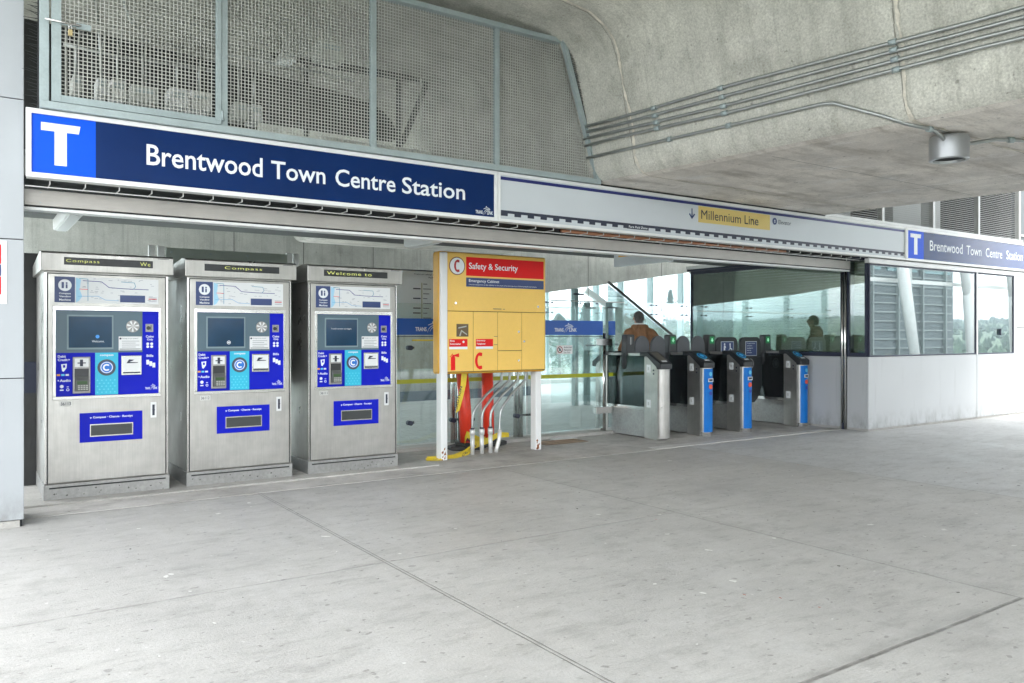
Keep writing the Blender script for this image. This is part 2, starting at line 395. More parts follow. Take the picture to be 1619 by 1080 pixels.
# ------------------------------------------------------------------ guideway box girder overhead
SK = -.1175                                # the guideway crosses the entrance front at a slight skew
def gpt(x, y, z): return (x + .10 + SK * (y - 6.9), y, z)
HALF = [(-2.145, 3.20), (-2.20, 3.24), (-2.245, 3.30), (-2.27, 3.38), (-2.29, 3.52), (-2.50, 4.40), (-2.57, 4.55), (-2.70, 4.67), (-2.90, 4.76), (-3.6, 4.86), (-6.0, 5.0), (-9.0, 5.08), (-9.0, 5.35), (-2.5, 5.9)]
HALF_R = HALF[:9] + [(-7.4, 5.04), (-7.4, 5.3), (-2.5, 5.9)]  # both wing lengths, out of view, are shaped by the sky light they block
def web_x(z): return 8.0 - 2.29 - (z - 3.52) * .21 / .88
def girder():
    root = thing('guideway_girder', (0, 0, 0), 'huge concrete box girder passing overhead, sloping web on its left and flat stained soffit', 'girder')
    outer = [(8.0 + x, z) for x, z in reversed(HALF)]; Rr = [(8.0 - x, z) for x, z in HALF_R]
    y0, y1 = -12, 14.5
    q = MB()
    for poly in (outer, Rr):
        n = len(poly)
        q.add([gpt(x, y0, z) for x, z in poly] + [gpt(x, y1, z) for x, z in poly], [(i, i + 1, n + i + 1, n + i) for i in range(n - 1)], True)
    q.add([gpt(outer[0][0], y0, 5.9), gpt(Rr[-1][0], y0, 5.9), gpt(Rr[-1][0], y1, 5.9), gpt(outer[0][0], y1, 5.9)], [(0, 1, 2, 3)])
    ring = outer + Rr
    for y in (y0, y1): q.add([gpt(x, y, z) for x, z in ring], [tuple(range(len(ring)))])
    q.build('web_and_wing', M_conc, root)
    s = MB(); e = [(5.855, 3.20), (5.93, 3.18), (10.07, 3.18), (10.145, 3.20)]
    s.add([gpt(x, y0, z) for x, z in e] + [gpt(x, y1, z) for x, z in e], [(i, i + 1, 5 + i, 4 + i) for i in range(3)])
    s.build('soffit', M_soff, root)
    for ys in (6.35, 3.55, .6):
        m = MB(); rnd = random.Random(int(ys * 10))
        pts = outer[2:] + [(5.93, 3.18), (10.07, 3.18)] + Rr[:8]
        fine = []
        for (a, b), (c, d) in zip(pts, pts[1:]):
            k = max(1, int(math.hypot(c - a, d - b) / .06))
            fine += [(a + (c - a) * i / k, b + (d - b) * i / k) for i in range(k)]
        prev = None; jx = 0
        for (x, z) in fine:
            w = .006 + rnd.random() * .016; jx = jx * .8 + rnd.uniform(-.010, .010)
            sx = -.009 if x < 8 else .009
            cur = [gpt(x + sx, ys + jx - w, z - .006), gpt(x + sx, ys + jx + w, z - .006)]
            if prev: m.add([prev[0], prev[1], cur[1], cur[0]], [(0, 1, 2, 3)])
            prev = cur
        m.build('construction_joint', M_seam, root)
        c_ = MB(); c_.v = [(a, ys + .034 + .006 * math.sin((i // 8) * 1.1) - (.003 if i % 4 in (0, 3) else -.003) * (1 + math.sin(i // 12)), c + .003) for i, (a, b, c) in enumerate(m.v)]
        c_.f = list(m.f); c_.sm = list(m.sm); c_.build('joint_crack', mat_once('crack_dark', (.27, .26, .225), .9), root)
    b = MB()
    for y in (5.0, 2.1): b.add([gpt(6.1, y, 3.177), gpt(9.9, y, 3.177), gpt(9.9, y + .006, 3.177), gpt(6.1, y + .006, 3.177)], [(0, 1, 2, 3)])
    b.add([gpt(8.9, y0, 3.177), gpt(8.905, y0, 3.177), gpt(8.905, y1, 3.177), gpt(8.9, y1, 3.177)], [(0, 1, 2, 3)])
    b.build('board_mark', M_dark, root)
girder()

# conduits clipped along the web, and the one that bends over the soffit to the lamp
def web_pt(z, y, off): return gpt(web_x(z) - off, y, z)
cl_names = ['uppermost', 'second from the top', 'third from the top', 'fourth from the top']
for i, z in enumerate((3.79, 3.72, 3.645, 3.575)):
    t = thing('conduit', web_pt(z, 6.9, .03), 'straight grey conduit on the girder web, %s of the four parallel runs' % cl_names[i], 'conduit', 'parallel conduits along the girder web')
    o = Vector(t.location)
    zz = lambda y: z + .012 * math.sin(y * 1.7 + i)
    MB().tube([Vector(web_pt(zz(y), y, .03)) - o for y in (7.02, 6.5, 5, 3, 1, -2, -8)], .0165, 10).build('pipe', M_conduit, t)
    k = MB()
    for y in (6.0, 5.2, 3.6, 1.4):
        p0, p1 = Vector(web_pt(zz(y), y - .03, .03)) - o, Vector(web_pt(zz(y), y + .03, .03)) - o
        k.tube([p0, p1], .025, 8)
    k.each('coupling', M_galv, t)
t = thing('lamp_conduit', web_pt(3.45, 6.9, .03), 'lowest grey conduit that leaves the girder web and bends across the soffit to the lamp', 'conduit')
o = Vector(t.location)
LX, LY = 7.0, 3.62
path = [web_pt(3.45, y, .03) for y in (7.02, 6.4, 5.9, 5.0, 4.45, 4.25)] + [web_pt(3.435, 4.14, .03), (6.17, 3.95, 3.345), (6.245, 3.75, 3.25), (6.36, 3.64, 3.185), (6.50, 3.56, 3.155), (LX - .35, 3.56, 3.152), (LX - .2, 3.58, 3.13), (LX - .1, 3.60, 3.10), (LX, LY, 3.10), (LX + .12, 3.55, 3.10), (LX + .4, 3.42, 3.155), (LX + 1.3, 3.0, 3.155), (LX + 2.6, 2.4, 3.155)]
MB().tube([Vector(p) - o for p in path], .0165, 10).build('pipe', M_conduit, t)
k = MB()
for p, q in (((web_pt(3.45, 5.9, .03)), (web_pt(3.45, 5.85, .03))), (web_pt(3.45, 5.2, .03), web_pt(3.45, 5.15, .03)), ((LX - .40, 3.56, 3.155), (LX - .45, 3.56, 3.155)), ((LX + .5, 3.37, 3.155), (LX + .55, 3.35, 3.155))):
    k.tube([Vector(p) - o, Vector(q) - o], .026, 8)
k.each('coupling', M_galv, t)
t = thing('downlight', (LX, LY, 3.18), 'short silver cylinder downlight mounted on the concrete soffit at upper right', 'lamp')
h = MB(); n = 36
prof = [(.152, -.02), (.157, -.04), (.157, -.215), (.150, -.222), (.128, -.222), (.122, -.19)]
for (r0, z0), (r1, z1) in zip(prof, prof[1:]):
    h.add([(r0 * math.cos(2 * PI * k / n), r0 * math.sin(2 * PI * k / n), z0) for k in range(n)] + [(r1 * math.cos(2 * PI * k / n), r1 * math.sin(2 * PI * k / n), z1) for k in range(n)],
          [(k, (k + 1) % n, n + (k + 1) % n, n + k) for k in range(n)], True)
h.add([(.152 * math.cos(2 * PI * k / n), .152 * math.sin(2 * PI * k / n), -.02) for k in range(n)], [tuple(range(n))])
h.build('housing', mat('silver_paint', (.36, .37, .375), .32, .6, noise=[(8, .06, U)]), t)
MB().cyl((0, 0), .06, -.02, -.001).build('mount', M_galv, t)
MB().cyl((0, 0), .124, -.20, -.188, 32).build('lens', M_dark, t)

# ------------------------------------------------------------------ left pillar
t = thing('clad_pillar', (0, 7.15, 0), 'tall pillar clad in pale metal panels at the left edge, with a poster on it', 'pillar')
for z0, z1 in ((.055, 1.125), (1.131, 2.178), (2.184, 3.242), (3.248, 5.2)):
    MB().box(-.9, .362, 0, .5, z0, z1).build('cladding_panel', M_panel, t, .004)
MB().box(-.89, .352, .012, .49, 0, 5.2).build('core', M_dark, t)
MB().box(-.9, .335, .004, .45, 0, .05).build('base', M_curb, t)
p = thing('poster', (0, 7.149, 1.9), 'white poster with red and blue blocks fixed to the pillar', 'poster')
MB().box(-.6, .252, -.003, 0, -.21, .265).build('sheet', M_pap, p)
MB().box(-.55, .215, -.006, -.003, .09, .235).build('colour_block', M_red, p)
MB().box(-.55, .215, -.006, -.003, .0, .084).build('colour_block', M_cnavy, p)
MB().box(-.55, .215, -.006, -.003, -.14, -.006).build('colour_block', M_red, p)

# ------------------------------------------------------------------ ticket machines
def transit_logo(mb, x0, z0, w, h, y):
    mb.text('TRANS', (x0, y, z0), X3, Z3, w * .40, h * .42, .02, .001)
    mb.text('LINK', (x0 + w * .66, y, z0), X3, Z3, w * .34, h * .42, .02, .001)
    def arc(pts):
        for (a, b), (c, d) in zip(pts, pts[1:]):
            tt = h * .035; mb.prism([(x0 + a * w, z0 + b * h - tt), (x0 + c * w, z0 + d * h - tt), (x0 + c * w, z0 + d * h + tt), (x0 + a * w, z0 + b * h + tt)], y - .001, y)
    arc([(.43, -.1), (.48, .25), (.56, .5), (.68, .62), (.84, .6)]); arc([(.52, .0), (.58, .3), (.66, .44), (.80, .46)])
    arc([(.46, .62), (.56, .74), (.68, .80), (.80, .72)]); mb.disc(x0 + w * .62, z0 + h * .92, h * .07, y - .001, y, 10)
    return mb

def ticket_machine(cx, number, led, screen_kind, label):
    t = thing('ticket_machine', (cx, 8.06, 0), label, 'ticket machine', 'ticket machines standing in a row')
    D = .95
    MB().box(-.507, .507, .02, D, .15, 2.03).build('body', M_steel, t, .006)
    MB().box(-.512, .512, -.002, D - .02, .004, .150).build('plinth', M_steel_d, t, .004)
    MB().box(-.47, .478, -.0045, -.002, .112, .124).build('vent_slot', M_dark, t)
    rr = random.Random(number); q = MB()
    for k in range(16):
        x = rr.uniform(-.48, .48); z = rr.uniform(.015, .095); w = rr.uniform(.003, .010); q.prism([(x - w, z), (x, z - w * .7), (x + w, z + w * .2), (x + w * .2, z + w)], -.0035, -.002)
    tag(q.build('chips', mat_once('chip_dark', (.08, .075, .07), .8), t), kind='stuff')
    hd = MB().prism([(-.055, 2.014), (-.055, 2.172), (-.03, 2.186), (.10, 2.196), (D + .02, 2.12), (D + .02, 2.014)], -.537, .537, 'x')
    hd = hd.build('head', M_steel, t, .006)
    MB().box(-.362, .358, -.058, -.054, 2.072, 2.138).build('display_window', M_black, hd)
    for (b, x0, w) in led: MB().text(b, (x0, -.0585, 2.088), X3, Z3, w, .034, -.012, .001, 1.15).build('lettering', M_led, hd)
    MB().box(.40, .50, -.0565, -.055, 2.158, 2.163).build('name_badge', M_ink, hd)
    dr = MB().box(-.482, .478, 0, .02, .16, 1.995).build('door', M_steel, t, .004)
    for x in (-.497, .492): MB().box(x - .008, x + .008, .008, .03, .16, 2.0).build('side_trim', M_polish, t)
    for x in (-.486, .482): MB().box(x - .0025, x + .0025, -.001, .012, .16, 1.995).build('door_gap', M_dark, t)
    MB().box(-.482, .478, -.001, .01, 1.995, 2.0).build('door_gap', M_dark, t)
    # network map strip
    mp = MB().box(-.430, .415, -.003, 0, 1.742, 1.972).build('map_strip', M_pap, t)
    MB().box(-.430, -.272, -.005, -.003, 1.744, 1.970).build('icon_tile', M_cnavy, mp)
    q = MB().disc(-.350, 1.895, .052, -.007, -.005)
    for i, l in enumerate(('Compass', 'Vending', 'Machine')): q.text(l, (-.395, -.006, 1.812 - i * .027), X3, Z3, .09, .019, .02, .001)
    q.each('lettering', M_letter, mp)
    MB().box(-.376, -.358, -.009, -.007, 1.868, 1.922).box(-.344, -.330, -.009, -.007, 1.868, 1.903).disc(-.337, 1.914, .008, -.009, -.007, 10).build('pictogram', M_cnavy, mp)
    def poly(mb, pts, w, y):
        for (a, b), (c, d) in zip(pts, pts[1:]):
            L = math.hypot(c - a, d - b) or 1; nx, nz = -(d - b) / L * w, (c - a) / L * w
            mb.prism([(a - nx, b - nz), (c - nx, d - nz), (c + nx, d + nz), (a + nx, b + nz)], y - .001, y)
        return mb
    poly(MB(), [(-.21, 1.94), (-.06, 1.935), (.0, 1.885), (.13, 1.878), (.33, 1.875)], .0028, -.004).build('map_line', mat_once('map_navy', (.05, .05, .25)), mp)
    poly(poly(MB(), [(-.24, 1.96), (-.17, 1.955), (-.17, 1.76)], .0022, -.004), [(.20, 1.875), (.22, 1.90), (.21, 1.935), (.10, 1.94)], .0022, -.004).build('map_line', mat_once('map_teal', (.03, .25, .40)), mp)
    poly(MB(), [(-.25, 1.80), (-.09, 1.805), (-.03, 1.772), (.08, 1.768)], .0022, -.004).build('map_line', mat_once('map_sky', (.20, .42, .65)), mp)
    poly(poly(MB(), [(-.24, 1.865), (-.17, 1.862)], .002, -.004), [(.33, 1.79), (.40, 1.79)], .003, -.004).build('map_line', M_red, mp)
    MB().box(.09, .30, -.005, -.003, 1.755, 1.82).build('map_key', M_cnavy, mp)
    q = MB(); rr = random.Random(number)
    for k in range(44):
        x = rr.uniform(-.25, .38); z = rr.uniform(1.76, 1.96)
        if .08 < x < .31 and z < 1.83: continue
        w = rr.uniform(.012, .035); q.box(x, x + w, -.0045, -.003, z, z + .003)
    for z in (1.80, 1.78, 1.765): q.box(.33, .40, -.0045, -.003, z, z + .004)
    q.build('map_captions', mat_once('map_grey', (.25, .27, .33)), mp)
    MB().prism([(-.265, 1.745), (-.265, 1.965), (-.225, 1.95), (-.235, 1.86), (-.215, 1.80), (-.24, 1.76)], -.0038, -.003).build('map_water', mat_once('map_water', (.35, .62, .80)), mp)
    # control panel
    bz = MB()
    for a in ((-.447, .433, 1.674, 1.712), (-.447, .433, .888, .918), (-.447, -.420, .918, 1.674), (.413, .433, .918, 1.674)): bz.box(a[0], a[1], -.022, 0, a[2], a[3])
    bz.build('bezel', M_polish, t, .003)
    bl = MB().box(-.420, .413, -.006, 0, .918, 1.674).build('control_panel', M_blue, t)
    MB().box(-.418, .277, -.009, -.006, 1.300, 1.672).build('slate_panel', M_slate, bl)
    MB().box(-.335, .034, -.013, -.009, 1.330, 1.636).build('screen_frame', mat_once('screen_trim', (.20, .28, .30)), bl)
    sc = MB().box(-.322, .022, -.015, -.013, 1.345, 1.622).build('screen', M_screen, bl)
    if screen_kind == 0:
        q = MB().text('Welcome.', (-.14, -.0155, 1.392), X3, Z3, .10, .018, .0, .001); q.build('lettering_small', M_letter, bl)
        MB().disc(-.095, 1.443, .016, -.0162, -.015, 14).build('screen_icon', mat_once('icon_blue', (.05, .30, .75)), bl)
    elif screen_kind == 1:
        MB().ring(-.125, 1.385, .018, .005, -.0162, -.015, 16).box(-.134, -.116, -.0162, -.015, 1.380, 1.390).build('screen_icon', M_letter, bl)
    else:
        q = MB().text('Touch screen to begin.', (-.27, -.0155, 1.515), X3, Z3, .23, .016, .0, .001); q.build('lettering_small', M_letter, bl)
    cd = MB().disc(.195, 1.537, .056, -.016, -.009, 28).build('coin_dish', M_steel_d, bl)
    q = MB()
    for k in range(7):
        a = k * .9; q.prism([(.195, 1.537), (.195 + .05 * math.cos(a), 1.537 + .05 * math.sin(a)), (.195 + .05 * math.cos(a + .35), 1.537 + .05 * math.sin(a + .35))], -.0185, -.016)
    q.build('coin_dish_vanes', M_pap, bl)
    sk = MB().box(.078, .270, -.012, -.009, 1.318, 1.444).build('notice_sticker', M_pap, bl)
    q = MB().text('Going to an event?', (.105, -.0122, 1.418), X3, Z3, .135, .014, .0, .001).disc(.092, 1.425, .009, -.013, -.012, 10)
    for k in range(4): q.box(.105, .25 - .03 * (k % 2), -.013, -.012, 1.40 - k * .018, 1.403 - k * .018)
    q.box(.085, .262, -.013, -.012, 1.326, 1.332); q.build('lettering_small', M_ink, bl)
    # card reader
    cr = MB().box(-.292, -.152, -.030, -.006, .940, 1.264).build('card_reader', M_steel_d, bl, .006)
    MB().box(-.275, -.168, -.032, -.030, 1.175, 1.250).build('reader_plate', M_pap, bl)
    MB().box(-.236, -.212, -.035, -.032, 1.180, 1.240).box(-.255, -.19, -.034, -.032, 1.205, 1.214).build('pictogram', M_ink, bl)
    MB().box(-.278, -.166, -.0315, -.030, .960, 1.160).build('reader_recess', M_black, bl)
    MB().prism([(-.034, 1.09), (-.066, 1.055), (-.066, .965), (-.03, .965)], -.272, -.172, 'x').build('pin_pad', mat_once('pin_pad_grey', (.10, .105, .10)), bl)
    MB().prism([(-.0665, 1.05), (-.0665, 1.022), (-.060, 1.022), (-.0600, 1.055)], -.262, -.182, 'x').build('pin_screen', mat_once('lcd_green', (.03, .08, .02)), bl)
    q = MB()
    for i in range(4):
        for j in range(3): q.box(-.255 + i * .021, -.240 + i * .021, -.071, -.066, .973 + j * .016, .983 + j * .016)
    q.build('keypad', M_box, bl)
    q = MB().text('Debit', (-.405, -.0065, 1.258), X3, Z3, .062, .022, .02, .001).text('Credit', (-.405, -.0065, 1.228), X3, Z3, .076, .022, .02, .001)
    q.prism([(-.322, 1.232), (-.322, 1.248), (-.31, 1.240)], -.0075, -.0065).prism([(-.38, 1.20), (-.335, 1.205), (-.338, 1.165), (-.36, 1.135), (-.372, 1.14)], -.0072, -.006)
    q.text('Audio', (-.39, -.0065, 1.045), X3, Z3, .085, .024, .02, .001).prism([(-.407, 1.062), (-.395, 1.062), (-.401, 1.048)], -.0075, -.0065)
    q.disc(-.375, 1.005, .015, -.0075, -.0065, 12).box(-.389, -.361, -.0075, -.0065, .968, .978).ring(-.328, .975, .012, .004, -.0075, -.0065, 12).box(-.336, -.320, -.0075, -.0065, .998, 1.003)
    q.text('Coins', (.306, -.0065, 1.433), X3, Z3, .067, .022, .02, .001).text('Only', (.316, -.0065, 1.402), X3, Z3, .052, .024, .02, .001)
    for dx, dz in ((0, 0), (.034, 0), (0, -.026), (.034, -.026)): q.disc(.322 + dx, 1.376 + dz, .0125, -.0075, -.0065, 12)
    q.text('Bills', (.312, -.0065, 1.255), X3, Z3, .058, .022, .02, .001)
    for k in range(3): q.box(.310 + k * .026, .334 + k * .026, -.0075 - k * .0006, -.0065, 1.185 - k * .014, 1.228 - k * .014)
    transit_logo(q, .300, .955, .105, .05, -.0066)
    q.each('symbol', M_letter, bl)
    MB().prism([(-.365, 1.193), (-.348, 1.193), (-.348, 1.170), (-.365, 1.170)], -.0082, -.0072).build('pictogram', M_blue, bl)
    q = MB()
    for k, m_ in enumerate(('card_orange', 'card_cyan', 'card_white')):
        MB().box(-.413 + k * .034, -.387 + k * .034, -.0072, -.006, 1.098, 1.114).build('card_badge', mat_once(m_, ((.8, .35, .03), (.1, .55, .75), (.7, .7, .7))[k]), bl)
    # cyan reader
    cy = MB().box(-.113, .073, -.010, -.006, .921, 1.299).build('card_target_panel', M_cyan, bl)
    q = MB(); k = 0
    for r_ in range(5):
        for c_ in range(5):
            x = -.094 + c_ * .035 + (.017 if r_ % 2 else 0); z = .942 + r_ * .027
            if x < .062: q.prism([(x - .008, z), (x, z - .006), (x + .008, z), (x, z + .008)], -.0112, -.010)
    q.build('dot_pattern', M_cyan2, bl)
    MB().disc(-.021, 1.165, .074, -.014, -.010, 32).build('target_ring', mat_once('target_grey', (.05, .07, .09)), bl)
    MB().disc(-.021, 1.165, .054, -.016, -.014, 32).build('target_disc', mat_once('target_blue', (.01, .16, .60)), bl)
    q = MB().ring(-.021, 1.165, .050, .006, -.0175, -.016)
    for k in range(20):
        a, b = R(45) + k * R(270) / 20, R(45) + (k + 1) * R(270) / 20
        q.prism([(-.021 + r_ * math.cos(u_), 1.165 + r_ * math.sin(u_)) for r_, u_ in ((.018, a), (.031, a), (.031, b), (.018, b))], -.0175, -.016)
    q.text('compass', (-.075, -.0105, 1.262), X3, Z3, .11, .020, .02, .001); q.build('lettering', M_letter, bl)
    # bill slot, coin slot
    MB().box(.098, .268, -.022, -.006, 1.092, 1.270).build('bill_slot_frame', M_polish, bl, .004)
    MB().box(.112, .256, -.027, -.022, 1.128, 1.258).build('bill_slot', M_pap, bl)
    MB().box(.112, .256, -.026, -.022, 1.108, 1.120).prism([(.14, 1.20), (.16, 1.235), (.205, 1.232), (.19, 1.222), (.165, 1.212), (.235, 1.208), (.235, 1.202)], -.029, -.027).each('bill_mouth', M_ink, bl)
    MB().box(.303, .369, -.014, -.006, 1.486, 1.560).build('coin_slot', M_steel_d, bl, .003)
    MB().disc(.327, 1.522, .018, -.016, -.014, 16).box(.345, .352, -.0165, -.014, 1.498, 1.548).build('coin_mouth', M_black, bl)
    # receipt bay
    rc = MB().box(-.236, .278, -.004, 0, .500, .762).build('receipt_panel', M_blue, t, .002)
    q = MB().text('Compass · Change · Receipt', (-.130, -.0045, .706), X3, Z3, .325, .024, .02, .001).prism([(-.155, .722), (-.140, .722), (-.1475, .708)], -.0055, -.0045)
    q.build('lettering', M_letter, rc)
    fr = MB()
    for a in ((-.155, .198, .650, .660), (-.155, .198, .548, .558), (-.155, -.147, .558, .650), (.190, .198, .558, .650)): fr.box(a[0], a[1], -.010, -.004, a[2], a[3])
    fr.build('tray_frame', M_polish, rc)
    MB().box(-.147, .190, -.005, -.004, .558, .650).build('tray_opening', mat_once('tray_dark', (.045, .05, .05), .25), rc)
    MB().box(-.390, -.296, -.003, 0, .830, .874).build('number_plate', mat_once('plate_pale', (.62, .63, .6)), t)
    MB().text(str(number), (-.382, -.0035, .838), X3, Z3, .078, .028, .01, .001).build('lettering', M_ink, t)
    MB().box(.346, .398, -.004, 0, .690, .834).build('lock_plate', M_pap, t, .002)
    MB().box(.362, .382, -.007, -.004, .712, .812).disc(.372, .765, .012, -.010, -.007, 12).build('lock', M_ink, t)
    return t
def mat_once(name, col, rough=.45): return MATS.get(name) or mat(name, col, rough)
ticket_machine(1.066, 36113, [('Compass', -.345, .26), ('We', .25, .085)], 0, 'steel ticket machine nearest the pillar, screen reading Welcome, plate 36113')
ticket_machine(2.243, 36112, [('Compass', -.175, .36)], 1, 'steel ticket machine in the middle of the three, display reading Compass, plate 36112')
ticket_machine(3.432, 36111, [('Welcome to', -.33, .50)], 2, 'steel ticket machine nearest the yellow cabinet, display reading Welcome to, plate 36111')
t = thing('dark_gap_filler', (.36, 9.05, 0), 'narrow dark sheet added to keep the gap between the pillar and the first ticket machine dark', 'panel')  # added sheet that blocks the bright view through the gap
MB().box(0, .30, 0, .05, 0, 2.25).build('sheet', mat('gap_filler_dark', (.05, .05, .048), .5, .3, noise=[(3, .3, U)]), t, .004)
MB().box(.10, .20, -.03, 0, .9, 1.2).build('handle', M_ink, t)
t = thing('equipment_board', (2.3, 9.1, 0), 'pale green metal equipment board standing behind the middle ticket machine', 'board')
MB().box(-.55, .75, 0, .05, .9, 2.385).build('panel', M_boxg, t)
for x in (-.69, -.60, .78, .86): MB().box(x - .03, x + .03, 0, .06, 0, 2.40).build('post', M_frame, t)
q = MB()
for x in (-.5, -.1, .3, .7): q.disc(x, 2.34, .012, -.006, 0, 8)
q.each('bolt', M_galv, t)

# ------------------------------------------------------------------ safety cabinet
t = thing('safety_cabinet', (0, 8.2, 0), 'large yellow safety and security cabinet on two white posts with red header', 'cabinet')
for x in (4.592, 6.01):
    p = MB().box(x - .045, x + .045, -.03 if x < 5 else .06, .09 if x < 5 else .18, 0, 2.425 if x < 5 else 1.0).build('post', M_white, t, .014, seg=3)
    r_ = MB(); rr = random.Random(int(x * 10))
    for k in range(9):
        a = x - .044 + rr.random() * .05; z = rr.random() ** 2 * .14; y = (-.0315 if x < 5 else .0585); r_.prism([(a, z), (a + .012 + rr.random() * .02, z + .004), (a + .02, z + .02 + rr.random() * .03), (a + .004, z + .015)], y, y + .003)
    r_.build('rust_patch', mat_once('rust', (.28, .09, .02), .8), p)
MB().box(4.535, 6.085, .0, .16, 1.0, 2.44).build('housing', M_cab_e, t, .03, seg=3)
MB().box(4.645, 6.055, -.006, .0, 1.745, 2.425).build('header_panel', M_cab, t, .003)
def door(x0, x1, z0, z1, lock=None):
    d = MB().box(x0, x1, -.008, .0, z0, z1).build('door', M_cab, t, .0025)
    if lock: MB().disc(lock[0], lock[1], .014, -.013, -.008, 14).build('lock', M_polish, d)
    return d
MB().box(4.64, 6.06, -.003, -.0005, 1.02, 1.745).build('seam_shade_sheet', mat_once('seam_shadow', (.20, .12, .03), .8), t)  # dark sheet behind the doors puts shade into the seams between them
d1 = door(4.645, 4.995, 1.03, 1.737); d2 = door(5.001, 5.343, 1.03, 1.737)
door(5.349, 5.699, 1.272, 1.737, (5.655, 1.50)); door(5.349, 5.699, 1.03, 1.264, (5.655, 1.145)); door(5.705, 6.055, 1.03, 1.737, (5.735, 1.38))
q = MB().disc(4.755, 1.835, .014, -.011, -.006, 14).disc(5.95, 1.815, .014, -.011, -.006, 14); q.each('lock', M_polish, t)
MB().box(5.28, 5.40, -.0085, -.006, 1.772, 1.780).box(5.42, 5.45, -.0085, -.006, 1.772, 1.778).each('label_strip', M_ink, t)
MB().disc(4.775, 2.272, .107, -.009, -.006, 36).build('roundel_rim', mat_once('roundel_dark', (.18, .03, .03)), t)
MB().disc(4.775, 2.272, .097, -.011, -.009, 36).build('roundel', M_letter, t)
def handset(mb, x, z, h, y):
    pts_o = []; pts_i = []
    for k in range(13):
        a = R(90 + 180 * k / 12)
        pts_o.append((x + h * .30 + h * .34 * math.cos(a), z + h * .5 * math.sin(a))); pts_i.append((x + h * .30 + h * .17 * math.cos(a), z + h * .36 * math.sin(a)))
    for (a, b), (c, d) in zip(zip(pts_o, pts_o[1:]), zip(pts_i, pts_i[1:])): mb.prism([a, b, d, c], y - .002, y)
    for s_ in (1, -1): mb.prism([(x + h * .24, z + s_ * h * .30), (x + h * .44, z + s_ * h * .28), (x + h * .46, z + s_ * h * .48), (x + h * .26, z + s_ * h * .52)], y - .003, y)
    return mb
handset(MB(), 4.738, 2.272, .145, -.011).build('pictogram', mat_once('handset_maroon', (.45, .02, .02)), t)
rp = MB().box(4.899, 6.038, -.009, -.006, 2.163, 2.386).build('header_plate', M_red, t)
MB().text('Safety & Security', (4.935, -.0105, 2.222), X3, Z3, .705, .098, .012, .001).build('lettering', M_letter, rp)
np_ = MB().box(4.899, 6.038, -.009, -.006, 2.034, 2.142).build('header_plate', M_cnavy, t)
MB().text('Emergency Cabinet', (4.935, -.0105, 2.079), X3, Z3, .43, .045, .01, .001).text('Use the equipment in this cabinet in the event of an emergency or follow posted instructions', (4.935, -.0105, 2.050), X3, Z3, .99, .018, .0, .001).each('lettering', M_letter, np_)
wf = MB().box(4.766, 4.928, -.011, -.008, 1.440, 1.590).build('window', mat_once('window_brown', (.13, .085, .04)), d1)
MB().prism([(4.79, 1.55), (4.90, 1.57), (4.90, 1.555), (4.79, 1.535)], -.013, -.011).prism([(4.80, 1.45), (4.83, 1.52), (4.91, 1.47), (4.905, 1.46), (4.835, 1.50), (4.82, 1.45)], -.013, -.011).build('window_contents', M_box, d1)
for d, x0, w, a, b in ((d1, 4.668, .247, 'Fire', 'Extinguisher'), (d2, 5.034, .242, 'Emergency', 'Telephone')):
    MB().box(x0, x0 + w, -.0105, -.008, 1.292, 1.322).build('label_plate', M_letter, d)
    MB().box(x0, x0 + w, -.0105, -.008, 1.322, 1.412).build('label_plate', M_red, d)
    MB().text(a, (x0 + .01, -.0115, 1.380), X3, Z3, .06 if a == 'Fire' else .12, .022, .02, .001).text(b, (x0 + .01, -.0115, 1.340), X3, Z3, .145 if a == 'Fire' else .12, .024, .02, .001).each('lettering', M_letter, d)
MB().disc(4.86, 1.378, .014, -.0125, -.0105, 12).build('seal', M_letter, d1)
q = MB().box(4.690, 4.748, -.011, -.008, 1.045, 1.185).disc(4.719, 1.187, .029, -.0108, -.008, 16).box(4.710, 4.728, -.0112, -.008, 1.2, 1.228).prism([(4.722, 1.222), (4.80, 1.245), (4.80, 1.198), (4.722, 1.212)], -.0114, -.008)
q.prism([(4.715, 1.235), (4.68, 1.20), (4.676, 1.206), (4.712, 1.243)], -.0116, -.008); q.build('pictogram', M_red, d1)
handset(MB(), 5.030, 1.150, .20, -.008).build('pictogram', M_red, d2)
for z in (1.34, 1.44): MB().box(5.29, 5.343, -.010, -.008, z, z + .005).build('hinge', M_ink, d2)

# riser conduits below the cabinet
for i, (xt, xb) in enumerate(((5.53, 5.10), (5.65, 5.235), (5.775, 5.36), (5.895, 5.50))):
    dy = .03
    t = thing('riser_conduit', (xb, 8.38, 0), ('S-bent steel conduit from floor to yellow cabinet, ' + ('leftmost of the four', 'second of four from the left', 'third of four from the left', 'rightmost of the four, bare at its foot')[i]), 'conduit', 'conduits rising into the yellow cabinet')
    d = xt - xb
    zt = .30 if i < 3 else .02
    MB().tube([(0 if i < 3 else -.05, 0, zt if i < 3 else .02), (0 if i < 3 else -.01, 0, .12 if i == 3 else zt + .02), (0, 0, .42), (.01, 0, .50), (.045, 0, .57), (d * .45, 0, .72), (d * .8, 0, .83), (d - .01, 0, .89), (d, 0, .97), (d, 0, 1.1)], .0165, 12).build('pipe', M_conduit, t)
    if i < 3:
        MB().tube([(0, 0, .0), (0, 0, .24)], .026, 6).build('floor_sleeve', M_frame, t)
        MB().tube([(0, 0, .24), (0, 0, .31)], .034, 8).build('coupling', M_frame, t)
        MB().tube([(0, 0, .31), (0, 0, .33)], .026, 10).build('washer', M_ink, t)
    else:
        MB().tube([(-.06, 0, .0), (-.045, 0, .06), (-.012, 0, .16), (0, 0, .28)], .026, 10).build('floor_sleeve', M_frame, t)
